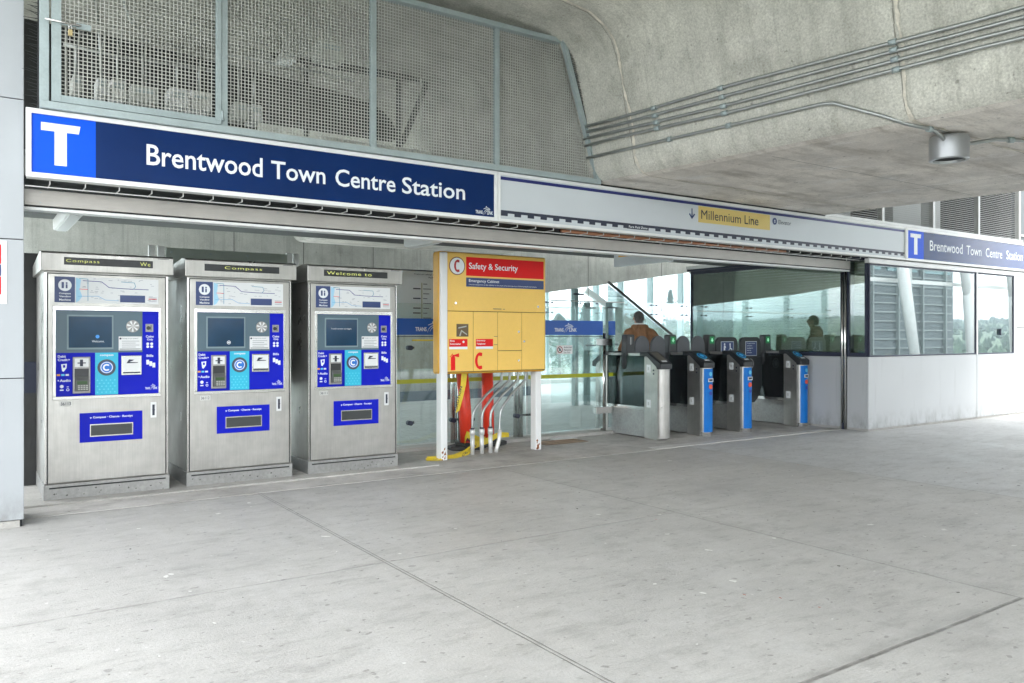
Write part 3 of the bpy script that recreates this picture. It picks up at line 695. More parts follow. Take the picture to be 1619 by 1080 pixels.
# delineators
for (x, y, lean, lab) in ((5.30, 8.85, -.07, 'leaning orange delineator post on a black base, left one under the yellow cabinet'), (5.72, 9.0, -.015, 'upright orange delineator post under the yellow cabinet, partly behind the conduits')):
    t = thing('delineator_post', (x, y, .004), lab, 'delineator', 'orange delineators under the cabinet')
    MB().prism([(.27 * math.cos(2 * PI * k / 8 + .3), .2 * math.sin(2 * PI * k / 8 + .3)) for k in range(8)], 0, .05, 'z').prism([(.16 * math.cos(2 * PI * k / 8), .15 * math.sin(2 * PI * k / 8)) for k in range(8)], .05, .085, 'z').build('base', M_rubber, t, .012)
    MB().tube([(0, 0, .08), (lean * .4, 0, .5), (lean, 0, 1.06)], [.084, .080, .074], 20).build('tube', M_orange, t)
    MB().tube([(lean, 0, 1.06), (lean * 1.03, 0, 1.09), (lean * 1.03, 0, 1.16)], [.074, .03, .03], 14).build('cap', M_orange, t)
# caution tape
def ribbon(mb, path, wv, th=.002):
    for k in range(len(path) - 1):
        a, b = Vector(path[k]), Vector(path[k + 1]); w0, w1 = Vector(wv[k]), Vector(wv[k + 1]); nn = (b - a).cross(w0).normalized() * th
        mb.add([a - w0, a + w0, b + w1, b - w1, a - w0 + nn, a + w0 + nn, b + w1 + nn, b - w1 + nn], [(0, 1, 2, 3), (4, 7, 6, 5), (0, 4, 5, 1), (1, 5, 6, 2), (2, 6, 7, 3), (3, 7, 4, 0)])
    return mb
t = thing('caution_tape', (4.95, 8.35, .9), 'torn yellow caution tape hanging down from the cabinet underside beside the left post', 'tape')
ribbon(MB(), [(.02, 0, .11), (.0, 0, -.05), (-.05, -.01, -.22), (-.085, -.015, -.36)], [(.04, 0, .0), (.038, .0, .005), (.036, 0, .008), (.03, .01, .012)]).build('ribbon', M_tape, t)
dv = Vector((-.085, 0, -.31)).normalized(); uv = Vector((.96, 0, -.27)).normalized()
MB().text('CAUTION', Vector((.018, -.018, -.04)) + dv * .33 - uv * .03, -dv, uv * -1, .30, .038, .02, .001).build('lettering', M_ink, t)
t = thing('caution_tape', (5.0, 8.6, .0), 'yellow caution tape lying crumpled on the floor and wound round the delineator base', 'tape')
r_ = MB()
pth = [(-.55, -.28, .015), (-.42, -.36, .03), (-.2, -.33, .02), (.02, -.2, .03), (.2, -.12, .10), (.42, -.05, .13), (.60, .0, .18), (.72, .1, .17), (.85, .1, .16)]
ribbon(r_, pth, [(.01, .04, .02), (.02, .04, .01), (0, .035, .02), (.0, .03, .03), (0, .01, .035), (0, .01, .035), (0, 0, .035), (0, 0, .035), (0, 0, .03)])
ribbon(r_, [(-.55, -.28, .015), (-.60, -.34, .02), (-.50, -.43, .012), (-.38, -.40, .03)], [(.03, .02, .01), (.01, .03, .01), (.02, .03, 0), (.02, .02, .02)])
ribbon(r_, [(.2, .13, .13), (.24, .15, .20), (.36, .155, .14), (.43, .17, .12), (.55, .2, .12)], [(0, 0, .045), (.0, 0, .045), (.01, 0, .045), (.02, 0, .03), (0, 0, .03)])
r_.build('ribbon', M_tape, t)
MB().text('CAUTION', (-.10, -.31, .0), Vector((.30, .16, .085)).normalized(), (0, -.2, 1), .34, .045, .02, .002).text('AN', (.205, .118, .12), (1, .02, -.12), (0, 0, 1), .12, .045, .03, .002).build('lettering', M_ink, t)
# floor hatch
t = thing('floor_hatch', (6.75, 8.75, .004), 'small rusty steel floor cover set in the concrete beside the right cabinet post', 'hatch')
MB().box(-.42, .30, -.22, .10, 0, .006).build('cover', mat_once('rusty_steel', (.20, .13, .08), .7), t)
MB().box(.0, .38, .12, .26, 0, .008).build('plate', M_pap, t)
for y in (-.17, -.05, .06): MB().box(-.38, .26, y, y + .02, .006, .010).build('rib', mat_once('rust_light', (.38, .26, .17), .7), t)

# ------------------------------------------------------------------ measured points: a photo pixel seen in the plane y = Y, x = X
def onY(u, v, Y):
    a = (u - 809.5) / 1272; b = (531 - v) / 1272; k = Y / (math.sin(YAW) - a * math.cos(YAW))
    return (k * (math.cos(YAW) + a * math.sin(YAW)), Y, 1.45 + k * b)
def beam(p, q, w, d=None):
    """square bar from p to q"""
    p, q = Vector(p), Vector(q); t = (q - p).normalized(); u = t.cross(Vector((0, 1, 0))); u = t.cross(Vector((1, 0, 0))) if u.length < .1 else u
    u = u.normalized() * w / 2; v = t.cross(u).normalized() * (d or w) / 2
    vs = [a + su * u + sv * v for a in (p, q) for su, sv in ((-1, -1), (1, -1), (1, 1), (-1, 1))]
    return vs, [(0, 1, 2, 3), (7, 6, 5, 4), (0, 4, 5, 1), (1, 5, 6, 2), (2, 6, 7, 3), (3, 7, 4, 0)]

# ------------------------------------------------------------------ signs over the entrance
def frame(x0, x1, z0, z1, w, y0, y1, m, parent, name='frame', bevel=.002):
    f = MB().box(x0, x1, y0, y1, z1 - w, z1).box(x0, x1, y0, y1, z0, z0 + w).box(x0, x0 + w, y0, y1, z0 + w, z1 - w).box(x1 - w, x1, y0, y1, z0 + w, z1 - w)
    return f.build(name, m, parent, bevel)
def big_T(mb, x0, x1, z0, z1, y):
    w, h = x1 - x0, z1 - z0
    return mb.prism([(x0, z1), (x1, z1), (x1 - w * .04, z1 - h * .19), (x0 + w * .65, z1 - h * .19), (x0 + w * .65, z0), (x0 + w * .34, z0), (x0 + w * .34, z1 - h * .19), (x0, z1 - h * .19)], y - .002, y)
def station_sign(x0, x1, xt, T, txt_, navy, label, logo=None):
    t = thing('station_sign', (0, 7.0, 0), label, 'sign', 'station name signs over the entrance')
    z0, z1 = 2.640, 3.155
    MB().box(x0 + .01, x1 - .01, .012, .12, z0 + .004, z1 - .004).build('housing', M_frame, t)
    frame(x0, x1, z0, z1, .036, -.012, .012, M_white, t)
    MB().box(x0 + .036, xt, .003, .012, z0 + .036, z1 - .036).build('logo_panel', M_tblue, t)
    MB().box(xt, x1 - .036, .004, .012, z0 + .036, z1 - .036).build('name_panel', navy, t)
    big_T(MB(), *T, .003).build('emblem', M_letter, t)
    for (b, a0, a1, zb, h) in txt_:
        MB().text(b, (a0, .0035, zb), X3, Z3, a1 - a0, h, .012 if x0 < 1 else .0, .001).build('lettering', M_letter, t)
    if logo: transit_logo(MB(), *logo, .0035).build('emblem', M_letter, t)
    return t
station_sign(.366, 4.560, .833, (.464, .727, 2.745, 3.061),
             [('Brentwood', 1.198, 2.13, 2.825, .168), ('Town', 2.205, 2.70, 2.825, .158), ('Centre', 2.795, 3.40, 2.822, .160), ('Station', 3.47, 4.175, 2.822, .160)],
             M_navy, 'long navy station name sign beside the pillar, above the ticket machines', (4.30, 2.700, .21, .085))
station_sign(12.245, 20.5, 12.76, (12.37, 12.68, 2.745, 3.075),
             [('Brentwood', 12.945, 13.98, 2.835, .165), ('Town', 14.11, 14.62, 2.835, .155), ('Centre', 14.77, 15.36, 2.832, .157), ('Station', 15.52, 16.14, 2.832, .157)],
             M_navy3, 'glossy navy station name sign at the right end, above the white booth')
t = thing('line_sign', (0, 7.0, 0), 'long pale direction sign with yellow Millennium Line panel and chequered lower edge', 'sign')
MB().box(4.575, 12.225, .012, .12, 2.644, 3.151).build('housing', M_frame, t)
frame(4.566, 12.238, 2.640, 3.155, .030, -.012, .012, M_white, t)
MB().box(4.596, 12.208, .004, .012, 2.670, 3.125).build('face_panel', M_signw, t)
MB().box(4.600, 12.205, .002, .004, 3.078, 3.112).build('navy_stripe', mat_once('stripe_navy', (.004, .010, .13), .4), t)
q = MB()
x = 4.61
while x < 12.1:
    if not 6.36 < x < 6.72: q.box(x, x + .085, .002, .004, 2.703, 2.732)
    x += .17
q.box(4.61, 12.2, .002, .004, 2.732, 2.762).box(6.37, 6.71, .002, .004, 2.700, 2.732)
o = q.build('chequer_border', M_ink, t)
MB().text('Fare Paid Zone', (6.395, .0015, 2.712), X3, Z3, .295, .026, .01, .001).build('lettering', M_letter, t)
MB().text('Valid Fare Required', (8.33, .0035, 2.690), X3, Z3, .42, .02, .0, .001).build('lettering', M_ink, t)
MB().box(7.558, 8.935, .001, .004, 2.868, 3.072).build('line_panel', M_yel_l, t)
MB().text('Millennium Line', (7.606, .0005, 2.912), X3, Z3, 1.09, .115, .0, .001).build('lettering', M_ink, t)
MB().box(7.437, 7.452, .001, .004, 2.905, 3.03).prism([(7.392, 2.955), (7.444, 2.898), (7.497, 2.955), (7.484, 2.968), (7.444, 2.922), (7.405, 2.968)], .001, .004).build('arrow', M_cnavy, t)
e = MB().disc(9.035, 2.998, .046, .001, .004).build('elevator_symbol', M_cnavy, t)
MB().prism([(9.02, 3.0), (9.035, 3.02), (9.05, 3.0)], -.001, .001).prism([(9.02, 2.992), (9.05, 2.992), (9.035, 2.972)], -.001, .001).build('pictogram', M_letter, e)
MB().text('Elevator', (9.115, .0035, 2.965), X3, Z3, .27, .058, .005, .001).build('lettering', M_ink, t)

# header beam with its rail, grille rods between sign and beam
t = thing('header_beam', (0, 7.3, 0), 'long pale metal header beam with bolts running below the signs across the entrance', 'beam')
MB().box(.37, 11.22, 0, .2, 2.472, 2.596).build('beam', M_alu, t, .003)
MB().box(.37, 11.22, .02, .16, 2.458, 2.472).build('shadow_gap', M_dark, t)
MB().box(.37, 11.22, .01, .14, 2.436, 2.458).build('lower_rail', M_white, t)
q = MB(); x = .48
while x < 11.1:
    q.disc(x, 2.575, .0055, -.004, 0, 8)
    if int(x * 10) % 3: q.disc(x, 2.495, .0055, -.004, 0, 8)
    x += .47
tag(q.build('bolts', M_galv, t), kind='stuff')
t = thing('underside_grille', (0, 7.1, 0), 'open grille of thin rods between the signs and the header beam', 'grille')

MB().box(.37, 20.4, .10, .11, 2.600, 2.608).build('long_rod', M_frame, t)
MB().box(.37, 20.4, .12, 1.0, 2.668, 2.69).build('cover_plate', M_dark, t)  # added dark plate stands in for the unlit space above the header
q = MB(); x = .53
while x < 16.5: q.box(x - .004, x + .004, -.0, .20, 2.612, 2.618).box(x - .004, x + .004, -.0, .008, 2.618, 2.64); x += .242
tag(q.build('cross_rods', M_frame, t), kind='stuff')
t = thing('warm_glow_bar', (5.6, 7.26, 2.645), 'orange bar standing in for the warm glow in the gap below the line sign', 'pipe')  # orange bar added in place of the warm light in this gap
MB().tube([(0, 0, 0), (4.0, 0, 0)], .020, 10).build('pipe', M_warm_bar, t)

# ------------------------------------------------------------------ wire mesh screen above the signs
t = thing('mesh_screen', (0, 7.05, 0), 'galvanised wire mesh screen with padlocked door and slanted end, above the long navy sign', 'screen')
ZB, ZT = 3.160, 4.66
def bar(x0, x1, z0, z1, y0=-.02, y1=.03, name='frame_bar'): return MB().box(x0, x1, y0, y1, z0, z1).build(name, M_galv, t, .003)
bar(.456, 5.93, ZB, ZB + .055, -.10); bar(.456, .52, ZB + .055, 5.6)
for x in (1.815, 3.19, 4.585): bar(x - .028, x + .028, ZB + .055, ZT + (1.0 if x < 3 else .03))
bar(3.19, 5.42, ZT, ZT + .05, -.06); 
MB().add(*beam((5.905, -.07, ZB + .04), (5.40, -.07, ZT + .05), .05)).build('frame_bar', M_galv, t)
def wires(x0, x1, z0, z1, clipx=None, y=0.):
    q = MB(); p = .0295; w = .0031
    n = int((x1 - x0) / p)
    for i in range(1, n):
        x = x0 + i * (x1 - x0) / n; zt = z1
        if clipx: zt = min(z1, z0 + max(0, (clipx[0] - x) / (clipx[0] - clipx[1])) * (z1 - z0)) if x > clipx[1] else z1
        if zt > z0 + .01: q.box(x - w, x + w, y, y + .006, z0, zt)
    m = int((z1 - z0) / p)
    for j in range(1, m):
        z = z0 + j * (z1 - z0) / m; xe = x1
        if clipx: xe = min(x1, clipx[0] - (z - z0) / (z1 - z0) * (clipx[0] - clipx[1]))
        q.box(x0, xe, y + .0062, y + .012, z - w, z + w)
    return q
wires(.60, 1.745, ZB + .13, 5.5).build('wire_mesh', M_wire, t)
wires(1.843, 3.162, ZB + .055, 5.5).build('wire_mesh', M_wire, t)
wires(3.218, 4.557, ZB + .055, ZT).build('wire_mesh', M_wire, t)
wires(4.613, 5.90, ZB + .055, ZT, (5.90, 5.40)).build('wire_mesh', M_wire, t)
dframe = MB().box(.535, .60, -.035, .0, ZB + .075, 5.5).box(1.745, 1.785, -.035, 0, ZB + .075, 5.5).box(.60, 1.745, -.035, 0, ZB + .075, ZB + .13).build('door_frame', M_galv, t, .002)
MB().box(.70, .80, -.043, -.035, 3.815, 3.86).box(.58, .72, -.043, -.035, 3.825, 3.85).build('latch_plate', M_galv, t, .002)
MB().tube([(.49, -.055, 3.842), (.73, -.055, 3.838)], .008, 8).build('bolt_rod', M_polish, t)
pl = MB().box(.643, .672, -.075, -.045, 3.745, 3.79).build('padlock', mat_once('brass', (.45, .36, .17), .35), t, .003)
MB().tube([(.648, -.06, 3.79), (.648, -.06, 3.82), (.657, -.06, 3.832), (.667, -.06, 3.82), (.667, -.06, 3.79)], .004, 6).build('shackle', M_polish, pl)
MB().box(1.735, 1.79, -.042, -.035, 3.27, 3.35).box(1.80, 1.835, -.027, -.02, 3.28, 3.345).build('hinge', M_galv, t)
MB().tube([(1.793, -.045, 3.27), (1.793, -.045, 3.35)], .009, 8).build('hinge_pin', M_galv, t)
# brush seals
def bristles(name, label, p, q, n, dirn, L, bar_d):
    t = thing(name, p, label, 'brush seal', 'black brush seals round the girder')
    p, q = Vector(p), Vector(q); rnd = random.Random(n)
    mb = MB()
    for i in range(n):
        b = (q - p) * (i + rnd.random() * .6) / n; d = Vector(dirn) * L * rnd.uniform(.6, 1.1) + Vector((rnd.uniform(-.3, .3), rnd.uniform(-.6, .1), rnd.uniform(-.3, .3))) * L * .6
        mb.tube([b, b + d], [.0035, .0012], 4, False)
    tag(mb.build('bristles', M_black, t), kind='stuff')
    MB().add(*beam((0, 0, 0), q - p, bar_d)).build('holder', M_black, t)
bristles('brush_seal', 'black bristle seal between the slanted mesh edge and the concrete web', (5.94, 6.97, 3.2), (5.43, 6.97, 4.70), 80, (1, 0, -.2), .11, .02)
bristles('brush_seal', 'black bristle seal along the sign top below the girder soffit', (6.0, 7.03, 3.175), (10.2, 7.03, 3.175), 170, (.2, -.6, .7), .055, .016)
bristles('brush_seal', 'black bristle seal in the slot between pillar and mesh screen', (.45, 7.05, 3.17), (.45, 7.05, 5.4), 90, (-1, -.1, .1), .09, .012)
# louvred screen on the right
t = thing('louvre_screen', (0, 7.05, 0), 'pale horizontal louvre screen in four bays above the right hand sign', 'screen')
MB().box(10.18, 16.2, -.03, .04, 3.158, 3.215).build('bottom_rail', M_slat, t, .003)
MB().add(*beam((10.23, .0, 3.2), (10.62, 0, 4.6), .06)).build('post', M_slat, t)
for x in (11.64, 13.10, 14.57, 16.06): MB().box(x - .03, x + .03, -.035, .04, 3.215, 4.8).build('post', M_slat, t, .003)
for x0, x1 in ((10.25, 11.61), (11.67, 13.07), (13.13, 14.54), (14.60, 16.03)):
    q = MB(); z = 3.235
    while z < 4.75:
        xa = x0 + (max(0, z - 3.2) * .28 if x0 < 10.3 else 0)
        q.prism([(-.012, z), (.016, z + .010), (.016, z + .013), (-.012, z + .004)], xa, x1, 'x'); z += .0335
    q.build('slats', M_slat, t)
t = thing('grey_panel_wall', (0, 7.08, 0), 'dark grey sheet panel at the right end above the sign', 'wall')
MB().box(16.10, 20.5, 0, .1, 3.16, 5.2).build('sheet', mat_once('dark_grey_sheet', (.10, .115, .12), .5), t)
MB().box(16.10, 20.5, -.03, 0, 3.30, 3.33).build('rail', M_slat, t)

# ------------------------------------------------------------------ plant room behind the screens
t = thing('plant_deck', (0, 7.2, 0), 'dark service deck behind the signs carrying the boxes and ducts', 'deck')
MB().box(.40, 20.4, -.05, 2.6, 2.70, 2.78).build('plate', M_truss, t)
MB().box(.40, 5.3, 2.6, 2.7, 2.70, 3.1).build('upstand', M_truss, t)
t = thing('plant_back_wall', (0, 0, 0), 'ribbed wall behind the mesh screen, whitened for daylight, with near-black backing for the dark interior', 'wall')
q = MB(); x = 3.75
while x < 6.0: q.box(x, x + .075, 9.90, 9.95, 2.8, 4.02).box(x + .075, x + .11, 9.92, 9.95, 2.8, 4.02); x += .11
q.build('ribbed_sheet', mat('ribbed_sheet', (.80, .80, .74), .6, noise=[(4, .1, U)]), t)  # sheet kept near white to stand in for daylight behind this bay
MB().box(-.6, 3.15, 10.6, 10.8, 3.05, 6.4).box(3.15, 6.6, 10.6, 10.8, 4.3, 6.4).box(6.6, 34, 10.6, 10.8, 3.05, 6.4).box(33.8, 34, 7.3, 10.6, 2.7, 6.4).build('backing', mat('unlit_void', (.022, .023, .02), .9, noise=[(3, .3, U)]), t)  # near-black colour stands in for the unlit space behind the screens
t = thing('station_roof', (0, 0, 0), 'dark flat station roof high behind the screens, its rear opening shaped to light the wall', 'roof')
MB().box(8, 34, 7.3, 13.6, 6.4, 6.6).box(-1, 8, 7.3, 16.4, 6.4, 6.6).build('deck', M_truss, t)  # rear cut-out shaped to set how much sky light reaches the concrete wall
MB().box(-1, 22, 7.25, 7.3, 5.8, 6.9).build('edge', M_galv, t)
t = thing('steel_truss', (0, 0, 0), 'dark steel A-shaped truss behind the third mesh bay', 'truss')
for a, b, w in (((430, 88), (722, 136), .07), ((631, 117), (631, 232), .06), ((673, 136), (636, 226), .06), ((639, 117), (690, 96), .06), ((690, 94), (672, 134), .05), ((719, 136), (757, 252), .07), ((485, 100), (485, 215), .05)):
    p, q_ = Vector(onY(*a, 9.3)), Vector(onY(*b, 9.3)); MB().add(*beam(p, q_, w)).build('member', M_truss, t)
t = thing('air_duct', (0, 0, 0), 'pale bent sheet metal duct beside the steel truss', 'duct')
pts = [onY(u, v, 9.6) for u, v in ((676, 108), (700, 100), (732, 112), (745, 135), (788, 268), (762, 268), (728, 142), (722, 132), (676, 122))]
MB().prism([(p[0], p[2]) for p in pts], 9.45, 9.8).build('duct', M_duct, t, .02)
t = thing('air_duct', (0, 0, 0), 'wide grey duct run behind the second mesh bay', 'duct')
pts = [onY(u, v, 9.8) for u, v in ((500, 44), (560, 66), (690, 104), (690, 128), (590, 108), (500, 80))]
MB().prism([(p[0], p[2]) for p in pts], 9.7, 10.1).build('duct', M_duct, t, .02)
boxes = [(115, 118, 130, 146, 'narrow pale box at the far left of the deck'), (154, 122, 170, 152, 'tall pale box second along the deck'), (176, 124, 200, 158, 'pale box third along the deck'), (208, 132, 250, 166, 'squat rounded pale unit behind the mesh door'), (268, 138, 298, 172, 'pale unit beside the door hinge'), (302, 142, 335, 176, 'grey unit closest to the hinge post'), (372, 160, 392, 190, 'small pale box left in the second bay'), (398, 164, 414, 194, 'small pale box right in the second bay'), (445, 82, 470, 96, 'small grey junction box high in second bay'), (505, 62, 545, 98, 'square fan box hanging in second bay')]
for i, (a, b, c, d, lab) in enumerate(boxes):
    y = 8.3 + .12 * (i % 3); p, q_ = onY(a, b, y), onY(c, d, y)
    t = thing('equipment_box', ((p[0] + q_[0]) / 2, y, q_[2]), lab, 'equipment', 'equipment boxes behind the mesh')
    w, h = q_[0] - p[0], p[2] - q_[2]
    MB().box(-w / 2, w / 2, 0, .25, 0, h).build('casing', (M_box, M_pap, M_frame)[i % 3], t, .01)
    MB().box(-w / 3, w / 3, -.012, 0, h * .55, h * .8).build('cover', M_galv, t)
    MB().tube([(0, .1, h), (0, .1, h + .25), (.05, .15, h + .5)], .012, 6).build('cable', M_conduit, t)
cab_runs = [([(196, -60), (198, 10), (206, 32), (224, 48)], .02, 'curved pale conduit hanging behind the mesh door'), ([(120, 36), (210, 56), (345, 82)], .035, 'long bluish strut crossing behind the mesh door'),
            ([(355, 60), (420, 78), (445, 66)], .05, 'fat lagged pipe at the left of the second bay'), ([(360, 88), (440, 100), (560, 128)], .018, 'thin pipe crossing the second bay'),
            ([(240, 20), (300, 34), (345, 40)], .04, 'lagged pipe high behind the mesh door'), ([(100, 70), (180, 88), (340, 112)], .016, 'thin cable tray low behind the mesh door'), ([(150, -10), (158, 60), (160, 120)], .015, 'upright thin pipe behind the mesh door')]
for pts, r_, lab in cab_runs:
    P = [Vector(onY(u, v, 8.9)) for u, v in pts]; t = thing('service_pipe', P[0], lab, 'pipe', 'pipes behind the mesh screen')
    MB().tube([p - P[0] for p in P], r_, 10).build('pipe', M_duct if r_ > .03 else M_conduit, t)
for a, b, c, d, lab in ((1310, 325, 1345, 342, 'grey panel box behind the first louvre bay'), (1412, 305, 1456, 350, 'pale cabinet behind the second louvre bay'), (1478, 290, 1487, 365, 'pale upright tray behind the third louvre bay')):
    p, q_ = onY(a, b, 7.9), onY(c, d, 7.9); t = thing('plant_cabinet', (p[0], 7.9, 2.78), lab, 'equipment', 'cabinets behind the louvres')
    MB().box(0, q_[0] - p[0], 0, .3, 0, p[2] - 2.78).build('casing', M_pap, t, .01); MB().box(.03, .06, -.02, 0, .3, .5).build('handle', M_ink, t)

# ------------------------------------------------------------------ concourse behind: wall, curtain wall, stairs
YW = 16.0
w0, w1 = onY(862, 463, YW), onY(1095, 430, YW); sl = (w1[2] - w0[2]) / (w1[0] - w0[0])
t = thing('concrete_wall', (0, YW, 0), 'grey concrete wall behind the machines, its lower edge rising to the right', 'wall')
MB().prism([(-6, 3.4), (-3, 3.3), (1.0, 2.75), (6.0, 2.25), (6.0, 0), (w0[0] - .2, 0), (w0[0] - .2, w0[2] - .2 * sl), (22, w0[2] + sl * (22 - w0[0])), (22, 6.8), (-6, 6.8)], 0, .35).build('wall', M_wall, t)
q = MB()
for u in (370, 480, 590, 750, 930, 1046):
    x = onY(u, 400, YW)[0]; q.box(x - .008, x + .008, -.004, 0, 2.0, 6.0)
q.each('panel_joint', mat_once('joint_dark', (.16, .16, .15), .9), t)
MB().box(6.0, w0[0] - .2, -.05, 0, 0, .22).build('skirting', mat_once('skirting_blue_grey', (.11, .15, .19), .5), t)
YC = 19.6
def ux(u, Y): return onY(u, 500, Y)[0]
t = thing('curtain_wall', (0, YC, 0), 'tall glass curtain wall with slim pale mullions and point fixings at the back', 'glass wall')
cols = [-6, -3.6, -1.2, 1.2, 3.6, 6.0, 8.4, 10.8] + [ux(u, YC) for u in (868, 913, 948, 987, 1034, 1082, 1140, 1205, 1280, 1370)]
for i, x in enumerate(cols):
    MB().box(x - .05, x + .05, .06, .28, 0, 6.6).build('mullion', mat_once('mullion_pale', (.42, .49, .50), .4), t)
for a, b in zip(cols, cols[1:]):
    for z0, z1 in ((.05, 2.30), (2.33, 6.5)): MB().box(a + .01, b - .01, 0, .015, z0, z1).build('pane', M_cglass, t)
for x in cols:
    for z in (2.16, 2.47):
        q = MB()
        for dx in (-.12, .12): q.tube([(x + dx, -.03, z), (x + dx, .02, z)], .028, 10)
        q.add(*beam((x - .12, .05, z), (x + .12, .05, z), .02)); q.build('spider_fixing', M_ink, t)
MB().box(cols[0], cols[-1], -.02, .05, 2.30, 2.33).build('transom', M_frame, t)
MB().box(cols[0], cols[-1], -.05, .2, 0, .12).build('sill', M_frame, t)
# staircase
t = thing('staircase', (0, 0, 0), 'straight stair rising to the left behind the gates with glass sides and dark handrail', 'stairs')
a0, a1 = onY(1062, 529, 15.0), onY(962, 446, 15.0)
MB().tube([a0, a1], .035, 10).build('handrail', M_truss, t)
dxs, dzs = a1[0] - a0[0], a1[2] - a0[2]
n = 14
MB().prism([(a0[0] + 1.2, 0), (a0[0] + 1.0, .05), (a1[0], a1[2] - 1.0), (a1[0] , a1[2] - 1.3), (a0[0] + .8, 0)], 15.05, 15.12).build('stringer', M_frame, t)
MB().prism([(a0[0] , a0[2] - .05), (a1[0], a1[2] - .05), (a1[0], a1[2] - 1.0), (a0[0], a0[2] - 1.0)], 15.02, 15.035).build('glass_side', M_glass, t)
q = MB()
for k in range(n):
    f = k / n; x = a0[0] + .9 - f * (a0[0] + .9 - a1[0]); z = f * (a1[2] - 1.0); q.box(x - .32, x, 15.15, 16.5, z, z + .04)
q.build('treads', M_frame, t)
t = thing('glass_balustrade', (0, 13.0, 0), 'frosted glass balustrade with short posts in front of the stair', 'balustrade')
for u, top in ((912, 456), (931, 478), (966, 478)):
    x, _, z = onY(u, top, 13.0); MB().box(x - .05, x + .05, 0, .12, 0, z).build('post', mat_once('glass_post', (.28, .40, .42), .3), t, .01)
    q = MB()
    for zz in (z - .12, z - .9):
        if zz > .1: q.tube([(x - .1, -.03, zz), (x + .16, -.03, zz)], .02, 8)
    q.each('clamp', M_ink, t)
xa, xb = ux(868, 13), ux(985, 13)
for k in range(3): MB().box(xa + (xb - xa) * k / 3 + .02, xa + (xb - xa) * (k + 1) / 3 - .02, -.06, -.045, .1, onY(900, 484, 13)[2]).build('pane', M_glass, t)
MB().tube([(xa, -.05, onY(900, 476, 13)[2]), (xb, -.05, onY(900, 476, 13)[2])], .012, 8).build('rail', M_frame, t)
for (p, q_, yy, lab) in (((925, 458), (1010, 520), 16.8, 'pale inclined escalator rail far behind the balustrade, upper of two'), ((880, 500), (930, 548), 14.2, 'pale inclined escalator rail behind the balustrade, lower of two')):
    A, B = Vector(onY(*p, yy)), Vector(onY(*q_, yy)); t = thing('escalator_rail', A, lab, 'rail', 'escalator rails')
    MB().add(*beam((0, 0, 0), B - A, .16, .1)).build('balustrade_cap', mat_once('pale_cap', (.6, .66, .66), .4), t)

# ceiling pieces seen under the header
def luminaire(x, y0, y1, z, label):
    t = thing('linear_luminaire', (x, y0, z), label, 'light fitting', 'linear light fittings under the roof')
    L = y1 - y0
    MB().prism([(0, .0), (0, .20), (L, .20), (L, 0), (L - .06, -.02), (.06, -.02)], -.07, .07, 'x').build('casing', M_white, t, .01)
    MB().box(-.045, .045, .1, L - .1, -.03, -.02).build('diffuser', M_pap, t)
    MB().cyl((0, L * .6), .012, .2, 2.0, 8).build('hanger', M_frame, t)
luminaire(.84, 8.4, 9.95, 2.60, 'white linear light fitting hanging left above the first ticket machine')
luminaire(4.55, 8.2, 9.0, 2.56, 'white linear light fitting hanging above the gap beside the yellow cabinet')
t = thing('strip_light', (3.75, 7.75, 2.555), 'long thin white strip light running behind the header beam', 'light fitting')
MB().box(0, 6.6, 0, .09, -.035, .03).build('casing', M_white, t, .006)
MB().box(.02, 6.58, .02, .07, -.045, -.035).build('tube', M_pap, t)
t = thing('ceiling_soffit', (0, 0, 0), 'dark slatted ceiling over the concourse', 'ceiling')
MB().box(-1.0, 11.2, 7.8, 9.9, 2.95, 3.0).build('sheet', mat('ceiling_sheet', (.22, .22, .20), .8), t)
t = thing('hanging_sign', (7.6, 7.7, 2.42), 'grey hanging sign with a yellow patch under the header, edge towards the entrance', 'sign')
MB().box(-.03, .03, -.2, .9, 0, .19).build('sign_box', M_signw, t, .004)
MB().box(-.035, -.031, .35, .8, .13, .17).build('yellow_patch', M_cab_e, t)
for y in (0, .6): MB().box(-.01, .01, y, y + .02, .19, .5).build('hanger', M_frame, t)

# ------------------------------------------------------------------ glass barrier beside the gates
t = thing('glass_barrier', (0, 9.1, 0), 'glass barrier with blue strip and lime band between ticket machines and gates', 'barrier')
XS = [3.6, 5.33, 6.33, 7.80]
for x in XS[:3]:
    q = MB().cyl((x - .035, .1), .03, 0, 1.55, 14).cyl((x + .045, .1), .04, 0, 1.55, 14); q.each('post', M_polish, t)
    MB().cyl((x, .1), .14, 0, .015, 20).build('post_foot', M_polish, t)
MB().cyl((7.80, 0), .042, 0, 1.49, 18).build('post', M_polish, t)
MB().cyl((7.80, 0), .12, 0, .015, 20).build('post_foot', M_polish, t)
panes = [(3.62, 5.28), (5.36, 6.36), (6.40, 7.74), (7.86, 7.98)]
for a, b in panes:
    p = MB().box(a, b, -.06, -.045, .10, 1.86).build('pane', M_glass, t)
    MB().box(a, b, -.064, -.060, 1.462, 1.668).build('blue_strip', M_film, p)
    MB().box(a, b, -.064, -.060, 1.436, 1.446).build('dark_line', M_ink, p)
    MB().box(a, b, -.064, -.060, .852, .905).build('lime_band', M_lime, p)
q = MB()
for x in (4.58, 5.20, 5.48, 6.20, 6.50):
    for z in (.36, 1.30): q.tube([(x, -.11, z), (x, -.02, z)], .030, 12); 
q.each('glass_fixing', M_ink, t)
for x0, x1 in ((4.58, 4.66), (5.20, 5.5), (6.20, 6.5)):
    for z in (.36, 1.30): MB().box(x0, x1, -.04, -.02, z - .015, z + .015).build('arm', M_truss, t)
for z in (1.36, .36): MB().box(7.60, 7.90, -.09, -.03, z - .05, z + .05).build('hinge_clamp', M_polish, t, .004)
for x0 in (4.66, 6.85): transit_logo(MB(), x0, 1.508, .40, .125, -.0645).build('emblem', M_letter, t)
px, _, pz = onY(885, 553, 9.04)
